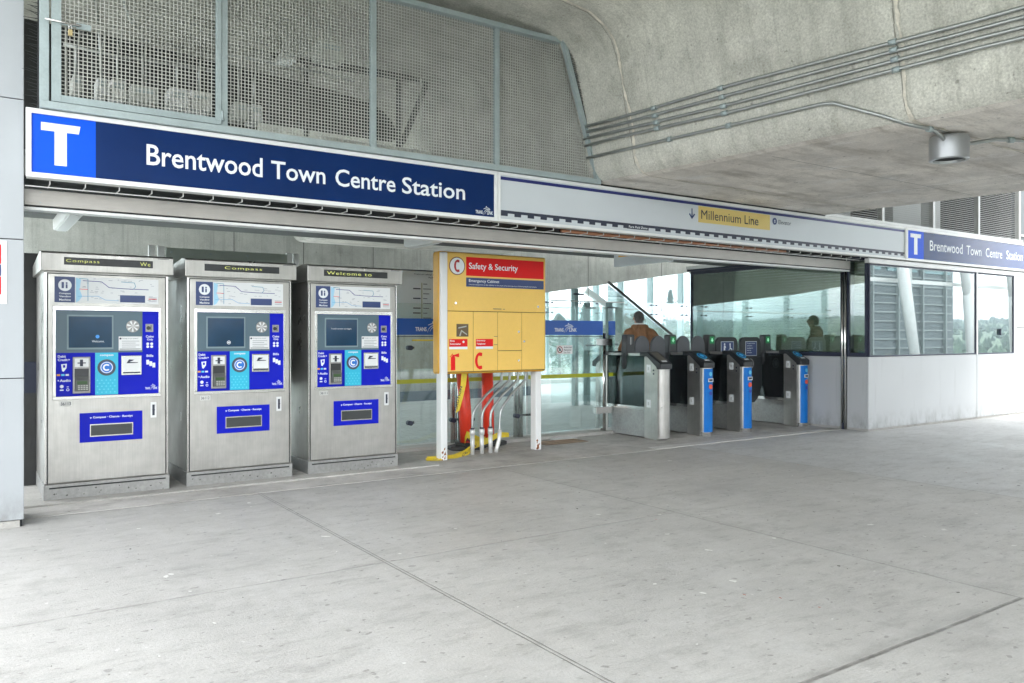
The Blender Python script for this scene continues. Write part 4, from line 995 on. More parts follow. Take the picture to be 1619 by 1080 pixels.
MB().box(px - .06, px + .225, -.0642, -.0605, pz - .062, pz + .062).build('sticker', mat_once('sticker_white', (.85, .86, .86)), t)
q = MB().ring(px, pz, .048, .012, -.0662, -.0645).build('prohibition_ring', mat_once('maroon_ring', (.30, .04, .05)), t)
MB().prism([(px - .035, pz + .028), (px - .028, pz + .035), (px + .035, pz - .028), (px + .028, pz - .035)], -.0665, -.0655).disc(px, pz + .02, .008, -.066, -.0645, 10).prism([(px - .012, pz + .01), (px + .012, pz + .01), (px + .02, pz - .03), (px, pz - .01), (px - .02, pz - .03)], -.066, -.0645).build('pictogram', M_ink, t)
for k, b in enumerate(('Authorized', 'Personnel', 'Use Only')): MB().text(b, (px + .07, -.0648, pz + .022 - k * .038), X3, Z3, (.145, .13, .115)[k], .026, .01, .001).build('lettering', M_ink, t)
MB().box(4.62, 4.95, -.07, -.05, 1.385, 1.405).build('caution_label', M_tape, t)
struct('barrier_kerb', MB().box(3.5, 8.0, 9.02, 9.26, .004, .045), M_curb)
t = thing('timetable_board', (0, 9.6, 0), 'pale timetable board with a line of stops behind the glass barrier', 'board')
MB().box(4.62, 5.75, 0, .05, 1.55, 2.33).build('board', mat_once('board_pale', (.80, .84, .83), .4), t, .004)
MB().box(4.62, 5.75, -.004, 0, 2.315, 2.33).build('edge', M_ink, t)
MB().text('Trains to Lafarge Lake-Douglas', (4.93, -.003, 2.262), X3, Z3, .50, .02, .01, .001).text('Platform 2', (5.15, -.003, 2.225), X3, Z3, .16, .018, .01, .001).each('lettering', M_ink, t)
q = MB().box(5.045, 5.053, -.003, 0, 1.66, 2.16)
q.build('route_line', mat_once('route_olive', (.35, .33, .10)), t); q = MB()
for k in range(8):
    z = 2.14 - k * .065; q.box(5.07, 5.07 + .06 + .03 * ((k * 5) % 3), -.003, 0, z, z + .008)
    if k in (1, 3, 5, 6): q.box(4.92, 5.03, -.003, 0, z - .003, z + .012)
q.build('stop_names', M_ink, t)
for x in (4.7, 5.65): MB().box(x, x + .05, .05, .1, 0, 2.2).build('leg', M_frame, t)

# ------------------------------------------------------------------ fare gates
def gate_half(q_body, q_cap, flip):
    pass
def fare_gate(x, kind, label):
    t = thing('fare_gate', (x, 8.02, 0), label, 'fare gate', 'fare gates side by side')
    w = .105; L = 1.46
    def fl(poly): return [(L - a, b) for a, b in reversed(poly)]
    side = [(.065, .0), (.065, 1.0), (.09, 1.02), (.27, 1.16), (.33, 1.16), (.33, .0)]
    capp = [(-.005, .985), (-.005, 1.06), (.02, 1.08), (.27, 1.225), (.42, 1.225), (.42, 1.165), (.28, 1.16), (.09, 1.015), (.08, .985)]
    for nm, f in (('front', lambda p: p), ('rear', fl)):
        b = MB().prism(f([(a, z) for a, z in side if True]), -w, w, 'x').build('end_cabinet', M_steel, t, .008)
        c = MB().prism(f(capp), -w - .006, w + .006, 'x').build('reader_cap', M_black, t, .01)
        if nm == 'front':
            d = Vector((0, .25, .145)).normalized(); n_ = Vector((0, -.145, .25)).normalized()
            o = Vector((0, .145, 1.1525)) + n_ * .004
            def disc(r, h, m, nme, dx=0., du=0.):
                vs = []; k = 24
                for hh in (0, h): vs += [o + Vector((dx, 0, 0)) + d * du + Vector((r * math.cos(2 * PI * i / k), 0, 0)) + d * r * math.sin(2 * PI * i / k) + n_ * hh for i in range(k)]
                MB().add(vs, [tuple(range(k)), tuple(range(2 * k - 1, k - 1, -1))] + [(i, (i + 1) % k, k + (i + 1) % k, k + i) for i in range(k)]).build(nme, m, c)
            if kind: disc(.078, .004, mat_once('target_cyan', (.05, .42, .75)), 'target'); disc(.062, .006, mat_once('target_navy', (.01, .06, .22)), 'target_centre'); disc(.035, .008, mat_once('target_cyan', (.05, .42, .75)), 'target_dot')
            else: MB().add([o + Vector((sx * .07, 0, 0)) + d * sy for sx, sy in ((-1, -.1), (1, -.1), (1, .12), (-1, .12))], [(0, 1, 2, 3)]).build('cover_plate', mat_once('cover_grey', (.14, .13, .11)), c)
            vs = [o + Vector((sx * .05, 0, 0)) + d * sy + n_ * .001 for sx, sy in ((-1, -.135), (1, -.135), (1, -.100), (-1, -.100))]
            MB().add(vs, [(0, 1, 2, 3)]).build('cap_label', M_pap, c)
    # rounded nose
    k = 18; nose = [(w * math.cos(PI + PI * i / k), -.085 * math.sin(PI * i / k) + .065) for i in range(k + 1)]
    MB().prism(nose, .03, .985, 'z').build('nose', M_steel, t)
    if kind: MB().prism([(a * 1.015, b - .0015) for a, b in nose[3:]], .06, .975, 'z').build('front_cover', M_gblue, t)
    if kind:
        MB().prism([(a * 1.01, b - .001) for a, b in nose], .0, .06, 'z').build('foot_band', M_polish, t)
        q = MB().disc(.0, .90, .030, -.030, -.026, 14).each('sticker', mat_once('sticker_cyan', (.1, .5, .75)), t)
        MB().box(-.05, .05, -.0315, -.0255, .785, .835).build('sticker', M_pap, t); MB().box(-.035, .035, -.033, -.0315, .795, .825).build('sticker_print', M_ink, t)
        MB().disc(-.0, .715, .036, -.0315, -.026, 14).build('sticker', mat_once('sticker_red', (.7, .08, .03)), t)
        MB().disc(.0, .62, .026, -.0315, -.027, 14).build('sticker', mat_once('sticker_navy', (.02, .04, .35)), t)
    # centre section
    MB().box(-w * .9, w * .9, .33, L - .33, .02, .40).build('lower_panel', M_steel_d, t, .004)
    MB().box(-w, w, .33, L - .33, .40, .445).build('ledge', M_polish, t)
    MB().box(-w * .55, w * .55, .33, L - .33, 1.165, 1.20).build('top_rail', M_steel, t)
    MB().box(-w * .8, -w * .72, .33, L - .33, .445, 1.165).build('side_glass', M_dglass, t)
    MB().box(w * .72, w * .8, .33, L - .33, .445, 1.165).build('side_glass', M_dglass, t)
    MB().box(-.03, .03, .70, .80, .445, 1.165).build('drive_column', M_black, t)
    for z in (.99, .50): MB().box(-w - .003, -w, .20, .28, z - .055, z + .055).build('square_sticker', M_pap, t); MB().box(-w - .005, -w - .003, .225, .255, z - .022, z + .022).build('sticker_print', mat_once('print_grey', (.5, .52, .52)), t)
    for z in (.98, 1.03): MB().tube([(-w - .008, .14, z - .06), (-w, .14, z - .06)], .012, 10).build('key_lock', M_ink, t)
    # sensor post
    y = .78
    MB().tube([(0, y, .93), (0, y, .97), (0, y, 1.04), (0, y, 1.14), (0, y, 1.2)], [.05, .085, .104, .098, .085], 20).build('post_collar', M_black, t)
    MB().box(-.045, .045, y - .05, y + .05, .445, .95).build('post_stem', M_black, t)
    s_ = MB().prism([(-.085, 1.12), (-.075, 1.455), (-.06, 1.47), (.06, 1.47), (.075, 1.455), (.085, 1.12)], y - .06, y + .06).build('sensor_post', M_black, t, .012)
    MB().prism([(-.045, 1.33), (-.045, 1.435), (.045, 1.435), (.045, 1.33)], y - .064, y - .060).build('display', M_green if kind in (1, 2) and x < 12 else mat_once('display_off', (.05, .06, .065)), s_)
    if kind in (1, 2): MB().prism([(-.03, 1.385), (0, 1.35), (.03, 1.385), (.012, 1.385), (.012, 1.41), (-.012, 1.41), (-.012, 1.385)], y - .067, y - .064).build('arrow', mat_once('arrow_pale', (.6, .9, .7)), s_)
    else: MB().box(-.008, .0, y - .067, y - .064, 1.32, 1.43).build('light_line', M_frame, s_)
    MB().box(-.05, .05, y - .080, y - .075, 1.075, 1.115).build('post_label', M_pap, t)
    return t
M_dglass = glass('gate_glass', (.30, .38, .38), .6, .02, .03)
def paddle(x0, x1, wide, label, sign=None):
    t = thing('gate_paddle', ((x0 + x1) / 2, 8.80, 0), label, 'gate paddle', 'paddles closing the gate lanes')
    w = (x1 - x0) / 2; zt = 1.45 if not wide else 1.43
    r_ = w * (1 if not wide else .42)
    top = [(w - r_ + r_ * math.cos(R(a)), zt - r_ + r_ * math.sin(R(a))) for a in range(0, 91, 10)] + [(-w + r_ + r_ * math.cos(R(a)), zt - r_ + r_ * math.sin(R(a))) for a in range(90, 181, 10)]
    wing = MB().prism([(w, 1.10)] + top + [(-w, 1.10)], -.02, .02)
    wing.build('upper_wing', M_black if wide else M_padgrey, t, .006)
    low = [(w + .02, 1.10), (w + .02, .62), (w * .7, .42), (w * .35, .35), (-w * .35, .35), (-w * .75, .45), (-w * .9, .62), (-w - .0, .80), (-w - .02, 1.10)]
    MB().prism(low, -.028, .028).build('lower_flap', M_black, t, .008)
    if sign == 'access':
        p = MB().box(-.15, .15, -.026, -.02, 1.13, 1.36).build('sign_plate', mat_once('frame_pale', (.5, .55, .6)), t)
        MB().box(-.14, .14, -.028, -.026, 1.14, 1.35).build('sign_face', M_cnavy, p)
        q = MB().disc(-.07, 1.315, .016, -.030, -.028, 10).prism([(-.085, 1.295), (-.055, 1.295), (-.035, 1.255), (-.045, 1.25), (-.06, 1.27), (-.055, 1.22), (-.03, 1.17), (-.045, 1.165), (-.07, 1.215), (-.1, 1.165), (-.115, 1.17), (-.09, 1.23)], -.030, -.028).box(-.035, -.0, -.030, -.028, 1.17, 1.20).each('pictogram', M_letter, p)
        MB().ring(.065, 1.205, .042, .010, -.030, -.028, 18).disc(.06, 1.315, .015, -.030, -.028, 10).prism([(.05, 1.30), (.07, 1.30), (.075, 1.25), (.105, 1.245), (.12, 1.19), (.108, 1.185), (.09, 1.23), (.055, 1.235)], -.030, -.028).each('pictogram', M_letter, p)
    if sign == 'text':
        p = MB().box(-.13, .15, -.026, -.02, 1.12, 1.36).build('sign_plate', mat_once('frame_pale', (.5, .55, .6)), t)
        MB().box(-.12, .14, -.028, -.026, 1.13, 1.35).build('sign_face', M_cnavy, p)
        for k, b in enumerate(('This gate for persons', 'with strollers,', 'wheelchairs or', 'large bags', 'and cyclists')): MB().text(b, (-.10, -.0285, 1.315 - k * .038), X3, Z3, (.2, .13, .15, .1, .12)[k], .018, .01, .001).build('lettering', M_letter, p)
        MB().disc(-.02, .99, .085, -.034, -.028, 24).build('grille_disc', mat_once('disc_grey', (.35, .36, .35)), t)
        MB().ring(-.02, .99, .065, .012, -.036, -.034, 20).build('grille_ring', M_ink, t)
GX_ = (8.02, 8.88, 9.74, 11.10)
for i, (x, k, l) in enumerate(zip(GX_, (0, 1, 2, 2), ('brushed steel fare gate with plain steel front, next to the glass barrier', 'blue fronted fare gate next to the steel fronted one', 'blue fronted fare gate left of the wide wheelchair lane', 'blue fronted fare gate standing against the booth wall'))):
    fare_gate(x, k, l)
paddle(8.15, 8.43, False, 'grey round-topped paddle beside the steel fronted gate')
paddle(8.48, 8.76, False, 'grey round-topped paddle just left of the first blue gate')
paddle(9.01, 9.29, False, 'grey round-topped paddle just right of the first blue gate')
paddle(9.34, 9.62, False, 'grey round-topped paddle just left of the second blue gate')
paddle(9.88, 10.40, True, 'wide black paddle with stroller and wheelchair pictograms', 'access')
paddle(10.45, 10.97, True, 'wide black paddle with a text notice and round disc', 'text')

# ------------------------------------------------------------------ attendant booth
t = thing('attendant_booth', (11.3, 7.05, 0), 'white panelled attendant booth with dark framed windows and drawn slat blinds', 'booth')
def bx(n, m, *a, bev=0., par=None): return MB().box(*a).build(n, m, par or t, bev)
bx('lower_panel', M_booth, 0, 3.255, 0, .05, .035, 1.125, bev=.004)
bx('lower_panel', M_booth, 3.265, 4.70, 0, .05, .035, 1.125, bev=.004)
bx('wall_panel', M_booth, 4.71, 9.0, 0, .05, .035, 1.60, bev=.004); bx('wall_panel', M_booth, 4.71, 9.0, 0, .05, 1.61, 2.56, bev=.004)
bx('base', M_curb, .02, 9.0, .02, 3.6, 0, .035)
bx('lower_panel', M_booth, 0, .04, .052, .36, .035, 1.125, bev=.004)
bx('lower_panel', M_booth, 0, .04, .44, 3.65, .035, 1.125, bev=.004)
bx('roof_fascia', M_white, -.01, 9.0, -.02, .06, 2.555, 2.625, bev=.004)
bx('roof_fascia', M_white, -.03, .05, .38, 3.7, 2.70, 2.76, bev=.004); bx('roof_shadow_trim', M_ink, -.01, .05, .38, 3.7, 2.665, 2.70)
bx('roof', M_frame, .05, 9.0, .06, 3.7, 2.63, 2.68)
bx('back_wall', M_box, .05, 9.0, 3.6, 3.65, .035, 2.63)
bx('floor', M_inner, .05, 9.0, .06, 3.6, .035, .06)
bx('side_wall', M_box, 6.5, 6.55, .06, 3.6, .06, 2.6)
for nm, x0, x1 in (('window', .03, 3.245), ('window', 3.29, 4.62)):
    f = frame(x0, x1, 1.128, 2.552, .022, .002, .045, M_ink, t, 'window')
    bx('pane', M_fglass, x0 + .022, x1 - .022, .015, .022, 1.150, 2.530, par=f)
    q = MB(); z = 1.17 if x0 < 1 else 1.17
    while z < 2.5:
        q.prism([(.10, z), (.128, z + .022), (.129, z + .024), (.10, z + .004)], x0 + .05, x1 - .05, 'x'); z += .030
    q.build('blind', M_blindw, f)
    q = MB()
    for k in range(4): xx = x0 + (x1 - x0) * (k + .5) / 4; q.box(xx - .002, xx + .002, .096, .099, 1.17, 2.5)
    tag(q.build('blind_cord', M_pap, f), kind='stuff')
bx('window_divider', M_frame, 3.245, 3.29, -.004, .05, 1.128, 2.553)
MB().prism([(4.10 + .03 * math.cos(R(a)), 1.52 + .06 * math.sin(R(a))) for a in range(90, 271, 20)] + [(4.10 + .012 * math.cos(R(a)), 1.52 + .045 * math.sin(R(a))) for a in range(270, 89, -20)], -.02, .012).build('pull_handle', M_ink, t)
bx('window_post', M_frame, 4.62, 4.70, 0, .05, 1.128, 2.553)
bx('narrow_vent', M_white, 4.705, 4.99, -.004, 0, 1.95, 1.965)
def side_win(y0, y1):
    f = MB()
    for a in ((y0, y1, 1.128, 1.19), (y0, y1, 2.60, 2.66), (y0, y0 + .035, 1.19, 2.60), (y1 - .035, y1, 1.19, 2.60)): f.box(.0, .04, a[0], a[1], a[2], a[3])
    f = f.build('window', M_ink, t)
    bx('pane', M_bglass, .012, .02, y0 + .035, y1 - .035, 1.19, 2.60, par=f)
    q = MB(); z = 1.2
    while z < 2.58:
        q.prism([(.10, z), (.118, z + .042), (.121, z + .042), (.104, z)], y0 + .05, y1 - .05, 'y'); z += .045
    q.build('blind', M_olive, f)
side_win(.03, .36); side_win(.44, 3.62)
for y in (.375, .425): MB().tube([(-.03, y, 0), (-.03, y, 2.66)], .018, 12).build('shutter_track', M_polish, t)
MB().box(-.045, .0, .37, .43, .0, .10).build('track_foot', M_ink, t)
# items on the inside sill
t = thing('desk_items', (12.2, 7.25, 1.15), 'low row of things standing on the sill inside the left booth window', 'desk items')
for k, (x, w, h, m) in enumerate(((0, .3, .18, M_box), (.4, .12, .25, M_cab_e), (.7, .45, .14, M_padgrey), (1.3, .1, .22, M_red), (1.55, .5, .17, M_box))): MB().box(x, x + w, .25, .4, -.1, h).build('item', m, t, .01)
t = thing('booth_desk', (11.6, 7.3, 0), 'plain desk inside the booth under the windows', 'desk')
MB().box(0, 4.4, .1, .7, 1.0, 1.04).build('top', M_box, t); MB().box(0, .05, .1, .7, .06, 1.0).build('leg', M_box, t); MB().box(4.3, 4.35, .1, .7, .06, 1.0).build('leg', M_box, t)

# ------------------------------------------------------------------ the person beyond the gates
def skin_mesh(nodes, edges, name, m, parent, vox=.011, smooth=6):
    """nodes {name: (x, y, z, rx, ry[, rz])}: ellipsoids swept along the edges and fused into one surface"""
    bm = bmesh.new()
    def ball(p):
        rz = p[5] if len(p) > 5 else (p[3] + p[4]) / 2
        bmesh.ops.create_icosphere(bm, subdivisions=2, radius=1, matrix=Matrix.Translation(p[:3]) @ Matrix.Diagonal((p[3], p[4], rz, 1)))
    for k, p in nodes.items(): ball(p)
    for a, b in edges:
        A, B = nodes[a], nodes[b]; A = tuple(A) + (((A[3] + A[4]) / 2,) if len(A) < 6 else ()); B = tuple(B) + (((B[3] + B[4]) / 2,) if len(B) < 6 else ())
        n = max(2, int(math.dist(A[:3], B[:3]) / (min(A[3], A[4], B[3], B[4]) * .45)))
        for i in range(1, n): ball([A[c] + (B[c] - A[c]) * i / n for c in range(6)])
    me = bpy.data.meshes.new('sk'); bm.to_mesh(me); bm.free()
    o = bpy.data.objects.new('sk', me); C.objects.link(o)
    r = o.modifiers.new('r', 'REMESH'); r.mode = 'VOXEL'; r.voxel_size = vox; r.use_smooth_shade = True
    sm = o.modifiers.new('s', 'SMOOTH'); sm.factor = .5; sm.iterations = smooth
    dg = bpy.context.evaluated_depsgraph_get(); dg.update()
    mm = bpy.data.meshes.new_from_object(o.evaluated_get(dg)); mm.name = name
    for p in mm.polygons: p.use_smooth = True
    bpy.data.objects.remove(o); bpy.data.meshes.remove(me)
    mm.materials.clear(); mm.materials.append(m)
    r = bpy.data.objects.new(name, mm); C.objects.link(r); r.parent = parent
    return r
pt = thing('person', (9.01, 9.62, .002), 'person in brown hooded jacket and dark trousers, seen from behind beyond the gates', 'person', rz=YAW - PI / 2 + R(6))
# local: +y is where the person faces, +x to the person's right (right in the picture)
bn = {'pelvis': (0, 0, .98, .15, .11), 'belly': (0, 0, 1.14, .145, .10), 'chest': (0, -.01, 1.38, .165, .115), 'neckb': (0, .0, 1.53, .07, .07), 'neck': (0, .02, 1.60, .058, .058), 'jaw': (0, .06, 1.665, .060, .062, .055), 'skull': (0, .035, 1.745, .078, .098, .095),
      'nose': (0, .138, 1.715, .014, .020, .024), 'earR': (.082, .030, 1.725, .012, .020, .032), 'earL': (-.082, .030, 1.725, .012, .020, .032),
      'hipR': (.10, 0, .90, .095, .10), 'kneeR': (.115, .03, .50, .062, .065), 'ankR': (.12, -.02, .10, .042, .045), 'toeR': (.14, .15, .045, .04, .03),
      'hipL': (-.10, 0, .90, .095, .10), 'kneeL': (-.115, .01, .50, .062, .065), 'ankL': (-.12, -.04, .10, .042, .045), 'toeL': (-.14, .13, .045, .04, .03),
      'shR': (.19, -.01, 1.47, .062, .062), 'elR': (.35, -.065, 1.24, .044, .044), 'wrR': (.235, .10, 1.02, .03, .026), 'haR': (.20, .15, .98, .038, .018),
      'shL': (-.19, -.01, 1.47, .062, .062), 'elL': (-.275, -.03, 1.19, .044, .044), 'wrL': (-.27, .09, .94, .03, .026), 'haL': (-.26, .12, .88, .018, .038)}
be = [('pelvis', 'belly'), ('belly', 'chest'), ('chest', 'neckb'), ('neckb', 'neck'), ('neck', 'jaw'), ('jaw', 'skull'),
      ('pelvis', 'hipR'), ('hipR', 'kneeR'), ('kneeR', 'ankR'), ('ankR', 'toeR'), ('pelvis', 'hipL'), ('hipL', 'kneeL'), ('kneeL', 'ankL'), ('ankL', 'toeL'),
      ('chest', 'shR'), ('shR', 'elR'), ('elR', 'wrR'), ('wrR', 'haR'), ('chest', 'shL'), ('shL', 'elL'), ('elL', 'wrL'), ('wrL', 'haL')]
# fingers: four of different length and a thumb on each hand, slightly curled
for s_, hx, hy, hz, d0 in (('R', .20, .15, .98, (-.02, .02, -.05)), ('L', -.26, .12, .88, (0, .012, -.055))):
    for k, ln in enumerate((.9, 1.05, 1.0, .8)):
        off = (k - 1.5) * .019; a, b = 'f%s%da' % (s_, k), 'f%s%db' % (s_, k)
        bn[a] = (hx + d0[0] + (off if s_ == 'R' else 0), hy + d0[1] + (0 if s_ == 'R' else off), hz + d0[2] * .9, .0085, .0085)
        bn[b] = (hx + d0[0] * 1.6 + (off if s_ == 'R' else .01), hy + d0[1] * 2.0 + (0 if s_ == 'R' else off), hz + d0[2] * (.9 + ln * .75), .007, .007)
        be += [('ha' + s_, a), (a, b)]
    bn['t' + s_] = (hx + (-.04 if s_ == 'R' else .02), hy + (.02 if s_ == 'R' else .05), hz - .01, .010, .010); be.append(('ha' + s_, 't' + s_))
skin_mesh(bn, be, 'body', M_skin, pt, .007, 3)
jn = {'waist': (0, .0, .93, .195, .15), 'hem': (0, 0, .87, .185, .145), 'belly': (0, -.01, 1.10, .20, .155), 'chest': (0, -.025, 1.36, .20, .15), 'yoke': (0, -.02, 1.52, .125, .10), 'coll': (0, .0, 1.585, .095, .085),
      'shR': (.18, -.015, 1.485, .088, .088), 'elR': (.375, -.08, 1.25, .075, .075), 'wrR': (.22, .09, 1.035, .060, .055),
      'shL': (-.18, -.015, 1.485, .088, .088), 'elL': (-.295, -.04, 1.20, .076, .076), 'wrL': (-.285, .075, .97, .060, .055)}
jk = skin_mesh(jn, [('belly', 'waist'), ('waist', 'hem'), ('belly', 'chest'), ('chest', 'yoke'), ('yoke', 'coll'), ('yoke', 'shR'), ('shR', 'elR'), ('elR', 'wrR'), ('yoke', 'shL'), ('shL', 'elL'), ('elL', 'wrL')], 'jacket', M_jacket, pt)
def creases(me, amp, seed):
    for v in me.vertices:       # folds that hang from the shoulders and gather at the waist and elbows
        x, y, z = v.co; a = math.atan2(y, x)
        f = math.sin(a * 7 + z * 5 + seed) * .6 + math.sin(a * 13 - z * 9 + 2 * seed) * .35 + math.sin(z * 38 + a * 3) * (.9 if z < 1.02 else .35) + math.sin(x * 30 - z * 26) * .4
        n = Vector((x, y, 0)); n = n.normalized() if n.length > .02 else Vector((0, -1, 0))
        v.co += n * f * amp
creases(jk.data, .009, 1.3)
hd = skin_mesh({'a': (0, -.095, 1.535, .115, .055, .06), 'b': (.10, -.035, 1.585, .045, .055, .05), 'c': (-.10, -.035, 1.585, .045, .055, .05), 'd': (0, -.125, 1.44, .075, .035, .06), 'e': (.085, .05, 1.585, .035, .035), 'f': (-.085, .05, 1.585, .035, .035), 'g': (0, -.075, 1.60, .085, .035, .035)}, [('a', 'b'), ('a', 'c'), ('a', 'd'), ('b', 'e'), ('c', 'f'), ('g', 'b'), ('g', 'c')], 'hood', M_jacket, pt)
creases(hd.data, .006, 2.1)
skin_mesh({'w': (0, 0, 1.0, .165, .125), 'p': (0, 0, .93, .165, .13), 'hR': (.10, 0, .82, .105, .11), 'kR': (.118, .03, .50, .080, .085), 'aR': (.122, -.02, .12, .068, .075), 'hL': (-.10, 0, .82, .105, .11), 'kL': (-.118, .01, .50, .080, .085), 'aL': (-.122, -.04, .12, .068, .075)},
          [('p', 'w'), ('p', 'hR'), ('hR', 'kR'), ('kR', 'aR'), ('p', 'hL'), ('hL', 'kL'), ('kL', 'aL')], 'trousers', M_trouser, pt)
for sx, dy in ((1, 0), (-1, -.02)): skin_mesh({'h': (.122 * sx, -.05 + dy, .05, .045, .045), 'm': (.13 * sx, .06 + dy, .05, .048, .042), 't': (.142 * sx, .17 + dy, .038, .042, .030)}, [('m', 'h'), ('m', 't')], 'shoe', M_shoe, pt)
skin_mesh({'a': (0, .025, 1.765, .086, .104, .088), 'b': (0, -.015, 1.725, .080, .070, .085), 'c': (0, -.02, 1.675, .060, .045, .04)}, [], 'hair', M_hair, pt, .008, 3)
MB().tube([(-.068, .0, 1.635), (-.045, -.045, 1.635), (.0, -.06, 1.632), (.045, -.045, 1.635), (.068, .0, 1.635)], .022, 10).build('shirt_collar', M_pap, pt)
q = MB()
for sx in (-1, 1): q.tube([(.031 * sx, .128, 1.748), (.031 * sx, .136, 1.748)], .010, 8)
q.each('eye', M_ink, pt); MB().tube([(-.022, .128, 1.672), (0, .134, 1.670), (.022, .128, 1.672)], .005, 6).build('mouth', mat_once('lips', (.30, .10, .08)), pt)

# ------------------------------------------------------------------ outside: trees and houses beyond the glass, frontage opposite
M_leafs = [mat('leaf_%s' % n, c, .8, noise=[(1.5, .35, U)]) for n, c in (('dark', (.035, .07, .035)), ('mid', (.06, .11, .05)), ('blue', (.05, .10, .075)))]
M_bark = mat('bark', (.09, .07, .05), .9, noise=[(4, .3, U)])
def tree(x, y, z, h, w, k, label, group):
    t = thing('conifer_tree' if k == 2 else 'leafy_tree', (x, y, z), label, 'tree', group)
    rnd = random.Random(int(x * 7 + y)); tr = MB().tube([(0, 0, 0), (.1, 0, h * .5), (0, .1, h * .9)], [h * .03, h * .02, h * .006], 7)
    for i in range(6):
        a = rnd.random() * 6.28; b = h * (.3 + .1 * i); tr.tube([(0, 0, b), (w * .5 * math.cos(a), w * .5 * math.sin(a), b + h * .12)], [h * .01, h * .004], 5, False)
    tr.build('trunk', M_bark, t)
    q = MB()
    for i in range(1500):
        a = rnd.random() * 6.28; f = rnd.random() ** .8
        rr_ = (1 - f) * .95 + .05 if k == 2 else math.sin(PI * min(1, .12 + f * .86)) ** .7 * (.8 + .3 * math.sin(3 * a + f * 9 + x))
        r_ = w * .5 * rr_ * rnd.random() ** .45; c = Vector((r_ * math.cos(a), r_ * math.sin(a), h * (.18 + .82 * f)))
        s_ = h * rnd.uniform(.010, .026); u = Vector((rnd.gauss(0, 1), rnd.gauss(0, 1), rnd.gauss(0, .6))).normalized() * s_; v = u.orthogonal().normalized() * s_ * rnd.uniform(.5, 1)
        q.add([c - u, c - v, c + u, c + v, ], [(0, 1, 2, 3)])
    q.build('crown', M_leafs[k], t); return t
# direction helper for the outside: pixel column u at distance d from the camera
def far(u, d):
    a = (u - 809.5) / 1272; k = d; return (k * (math.cos(YAW) + a * math.sin(YAW)), k * (math.sin(YAW) - a * math.cos(YAW)))
desc = ['broad dark tree', 'light green bushy tree', 'pointed conifer']
for i, (u, d, h, w, k, lab) in enumerate(((884, 120, 15, 9, 0, 'dark round tree outside behind the blue strip of the barrier'), (925, 150, 19, 9, 2, 'pointed conifer outside left of the person'), (968, 135, 15, 10, 1, 'light green tree outside just left of the person'),
        (1004, 160, 17, 9, 0, 'dark tree outside directly behind the head of the person'), (1043, 110, 13, 8, 1, 'light green tree outside just right of the person'), (1060, 170, 24, 8, 2, 'tall pointed conifer outside right of the person'), (1075, 140, 17, 10, 0, 'dark tree outside beside the booth corner'),
        (1120, 120, 15, 9, 1, 'light green tree outside seen through the booth corner glass'), (1180, 130, 16, 10, 0, 'dark tree outside behind the booth'))):
    x, y = far(u, d); tree(x, y, -8 + d * .008, h * .74, w * .9, k, lab, 'trees beyond the curtain wall')
M_hw = mat('house_wall', (.42, .42, .40), .8); M_hr = mat('house_roof', (.16, .13, .12), .8)
for i, (u, d, lab) in enumerate(((945, 190, 'small pale house far outside left of the person'), (1050, 200, 'small pale house far outside right of the person'), (1072, 215, 'small pale house far outside near the booth corner'), (900, 205, 'small pale house far outside behind the barrier logo'))):
    x, y = far(u, d); t = thing('house', (x, y, -6.5), lab, 'house', 'houses on the far slope', rz=.4 * i)
    MB().box(-5, 5, -4, 4, 0, 6).build('wall', M_hw, t); MB().prism([(-4.6, 6), (4.6, 6), (0, 8.8)], -5.4, 5.4, 'x').build('roof', M_hr, t)
    MB().box(-3, -1, -4.05, -4, 3, 4.5).box(1, 3, -4.05, -4, 3, 4.5).each('window', M_ink, t)
# frontage opposite (seen only as reflections in the booth glass and signs)
t = thing('opposite_canopy', (0, 0, 0), 'white steel struts of the canopy across the plaza', 'canopy')
for x, l1, l2 in ((31, 1.6, -1.0), (34.5, .9, 2.4), (40.0, -1.4, 1.2), (45.5, 1.1, -.6), (50.5, 1.8, .3)):
    MB().tube([(x, -8.2, 0), (x + l1 * .3, -8.5, 3.5), (x + l1, -9.0, 11)], [.22, .30, .16], 12).build('strut', M_white, t)
    MB().tube([(x + l1 * .3, -8.5, 3.5), (x + l2, -9.2, 11)], [.26, .12], 10).build('strut', M_white, t)
MB().box(28, 52, -9.2, -9.1, 4.2, 4.4).build('rail', M_frame, t)
MB().box(28, 52, -9.6, -8.6, 11, 11.4).build('roof', M_white, t)
t = thing('station_hall', (28, -12, 0), 'banded grey hall with long window strips across the plaza', 'building')
MB().box(0, 23, -10, 0, 0, 13).build('wall', mat_once('hall_wall', (.20, .23, .24), .6), t)
for k in range(24): MB().box(.3, 22.7, .0, .08, .7 + k * .52, .78 + k * .52).build('band', mat_once('band_grey', (.34, .38, .38)), t)
for k in range(9): MB().box(1 + k * 2.6, 1.12 + k * 2.6, .0, .2, 0, 13).build('column', mat_once('band_grey', (.34, .38, .38)), t)
for k in range(6): MB().box(.5 + k * 3.8, 3.6 + k * 3.8, .0, .05, 5.2, 5.85).build('window', mat_once('hall_glass', (.25, .38, .40), .15), t)
MB().box(.5, 7, .0, .12, 0, 4.0).build('frosted_screen', mat_once('frosted', (.50, .62, .60), .4), t)
for i, (x, y, h, lab) in enumerate(((16, -34, 16, 'dark tree across the plaza, nearest the booth'), (26, -40, 15, 'dark tree across the plaza, middle one'), (38, -36, 17, 'dark tree across the plaza, farthest right'))):
    tree(x, y, -9, h, 11, 0, lab, 'trees across the plaza')

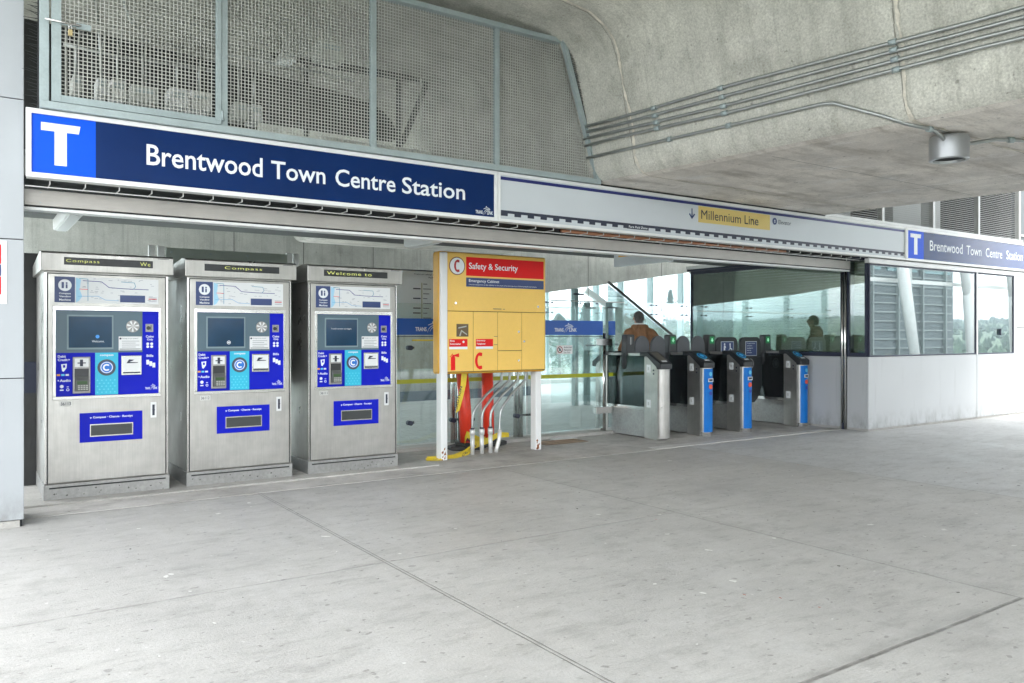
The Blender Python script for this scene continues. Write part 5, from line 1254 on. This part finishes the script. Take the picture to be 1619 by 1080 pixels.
q = MB(); rnd = random.Random(11)
for i in range(15000):
    a = rnd.random() * 2 * PI; f = rnd.random() * .96; j = f * 6
    rad = 230 + 95 * j
    z = -9 + (j / 6) ** .8 * (24 + 7 * math.sin(3 * a + 1) + 5 * math.sin(7 * a) + 3 * math.sin(17 * a + 2))
    x, y = rad * math.cos(a), rad * math.sin(a); w = rnd.uniform(.9, 2.6); h = rnd.uniform(1.8, 5.5)
    b = [(x + w * rnd.uniform(.6, 1.1) * math.cos(k * 1.26 + i), y + w * rnd.uniform(.6, 1.1) * math.sin(k * 1.26 + i), z + h * rnd.uniform(.25, .5)) for k in range(5)]
    q.add([(x, y, z - 1)] + b + [(x + rnd.uniform(-1, 1), y, z + h)], [(0, 1 + k, 1 + (k + 1) % 5) for k in range(5)] + [(6, 1 + k, 1 + (k + 1) % 5) for k in range(5)])
tag(q.build('hillside_wood', mat('wood_green', (.055, .095, .055), .9, noise=[(.08, .5, U), (.5, .4, U)])), 'distant wood of mixed green trees covering the hillside', 'wood', kind='stuff')
hz = MB().box(-1250, 1250, -1250, 1250, -10, 52).build('haze', M_white)
ht = NT('haze_air'); ht.t.nodes.remove(ht.b); pv = ht.n("ShaderNodeVolumePrincipled"); pv.inputs["Color"].default_value = (.80, .90, 1, 1); pv.inputs["Density"].default_value = .0009
ht.l(pv.outputs[0], ht.out.inputs[1]); hz.data.materials.clear(); hz.data.materials.append(ht.m); tag(hz, kind='stuff', label='thin pale haze over the distant hills', cat='haze')
# ------------------------------------------------------------------ litter on the plaza floor
def flakes(n, seed, r0, r1, pw, m, name, label, k=7, el=.6):
    rnd = random.Random(seed); q = MB()
    for i in range(n):
        x, y = rnd.uniform(.2, 9.5), 7.3 - 5.9 * rnd.random() ** .8; r_ = r0 + (r1 - r0) * rnd.random() ** pw; a = rnd.random() * 6.28
        e = rnd.uniform(el * .4, el); pts = []
        for j in range(k):
            t_ = 6.28 * j / k; rr = r_ * rnd.uniform(.45, 1.3); u, v = rr * math.cos(t_), rr * e * math.sin(t_)
            pts.append((x + u * math.cos(a) - v * math.sin(a), y + u * math.sin(a) + v * math.cos(a)))
        q.prism(pts, .0005, .0022, 'z')
    tag(q.build(name, m), label, 'litter', kind='stuff')
flakes(130, 3, .004, .016, 2.5, mat_once('grit', (.07, .065, .055), .8), 'floor_grit', 'scattered tiny dark leaf scraps and gum specks over the plaza floor', 6, .8)
flakes(90, 5, .005, .032, 3, mat_once('scrap', (.60, .60, .57), .8), 'paper_scraps', 'scattered tiny pale scraps and dried bird spots over the plaza floor', 9, .7)
flakes(9, 9, .008, .018, 1, mat_once('leaf_red', (.30, .06, .03), .8), 'red_leaf_scraps', 'few tiny reddish leaf scraps scattered over the plaza floor', 6, .5)
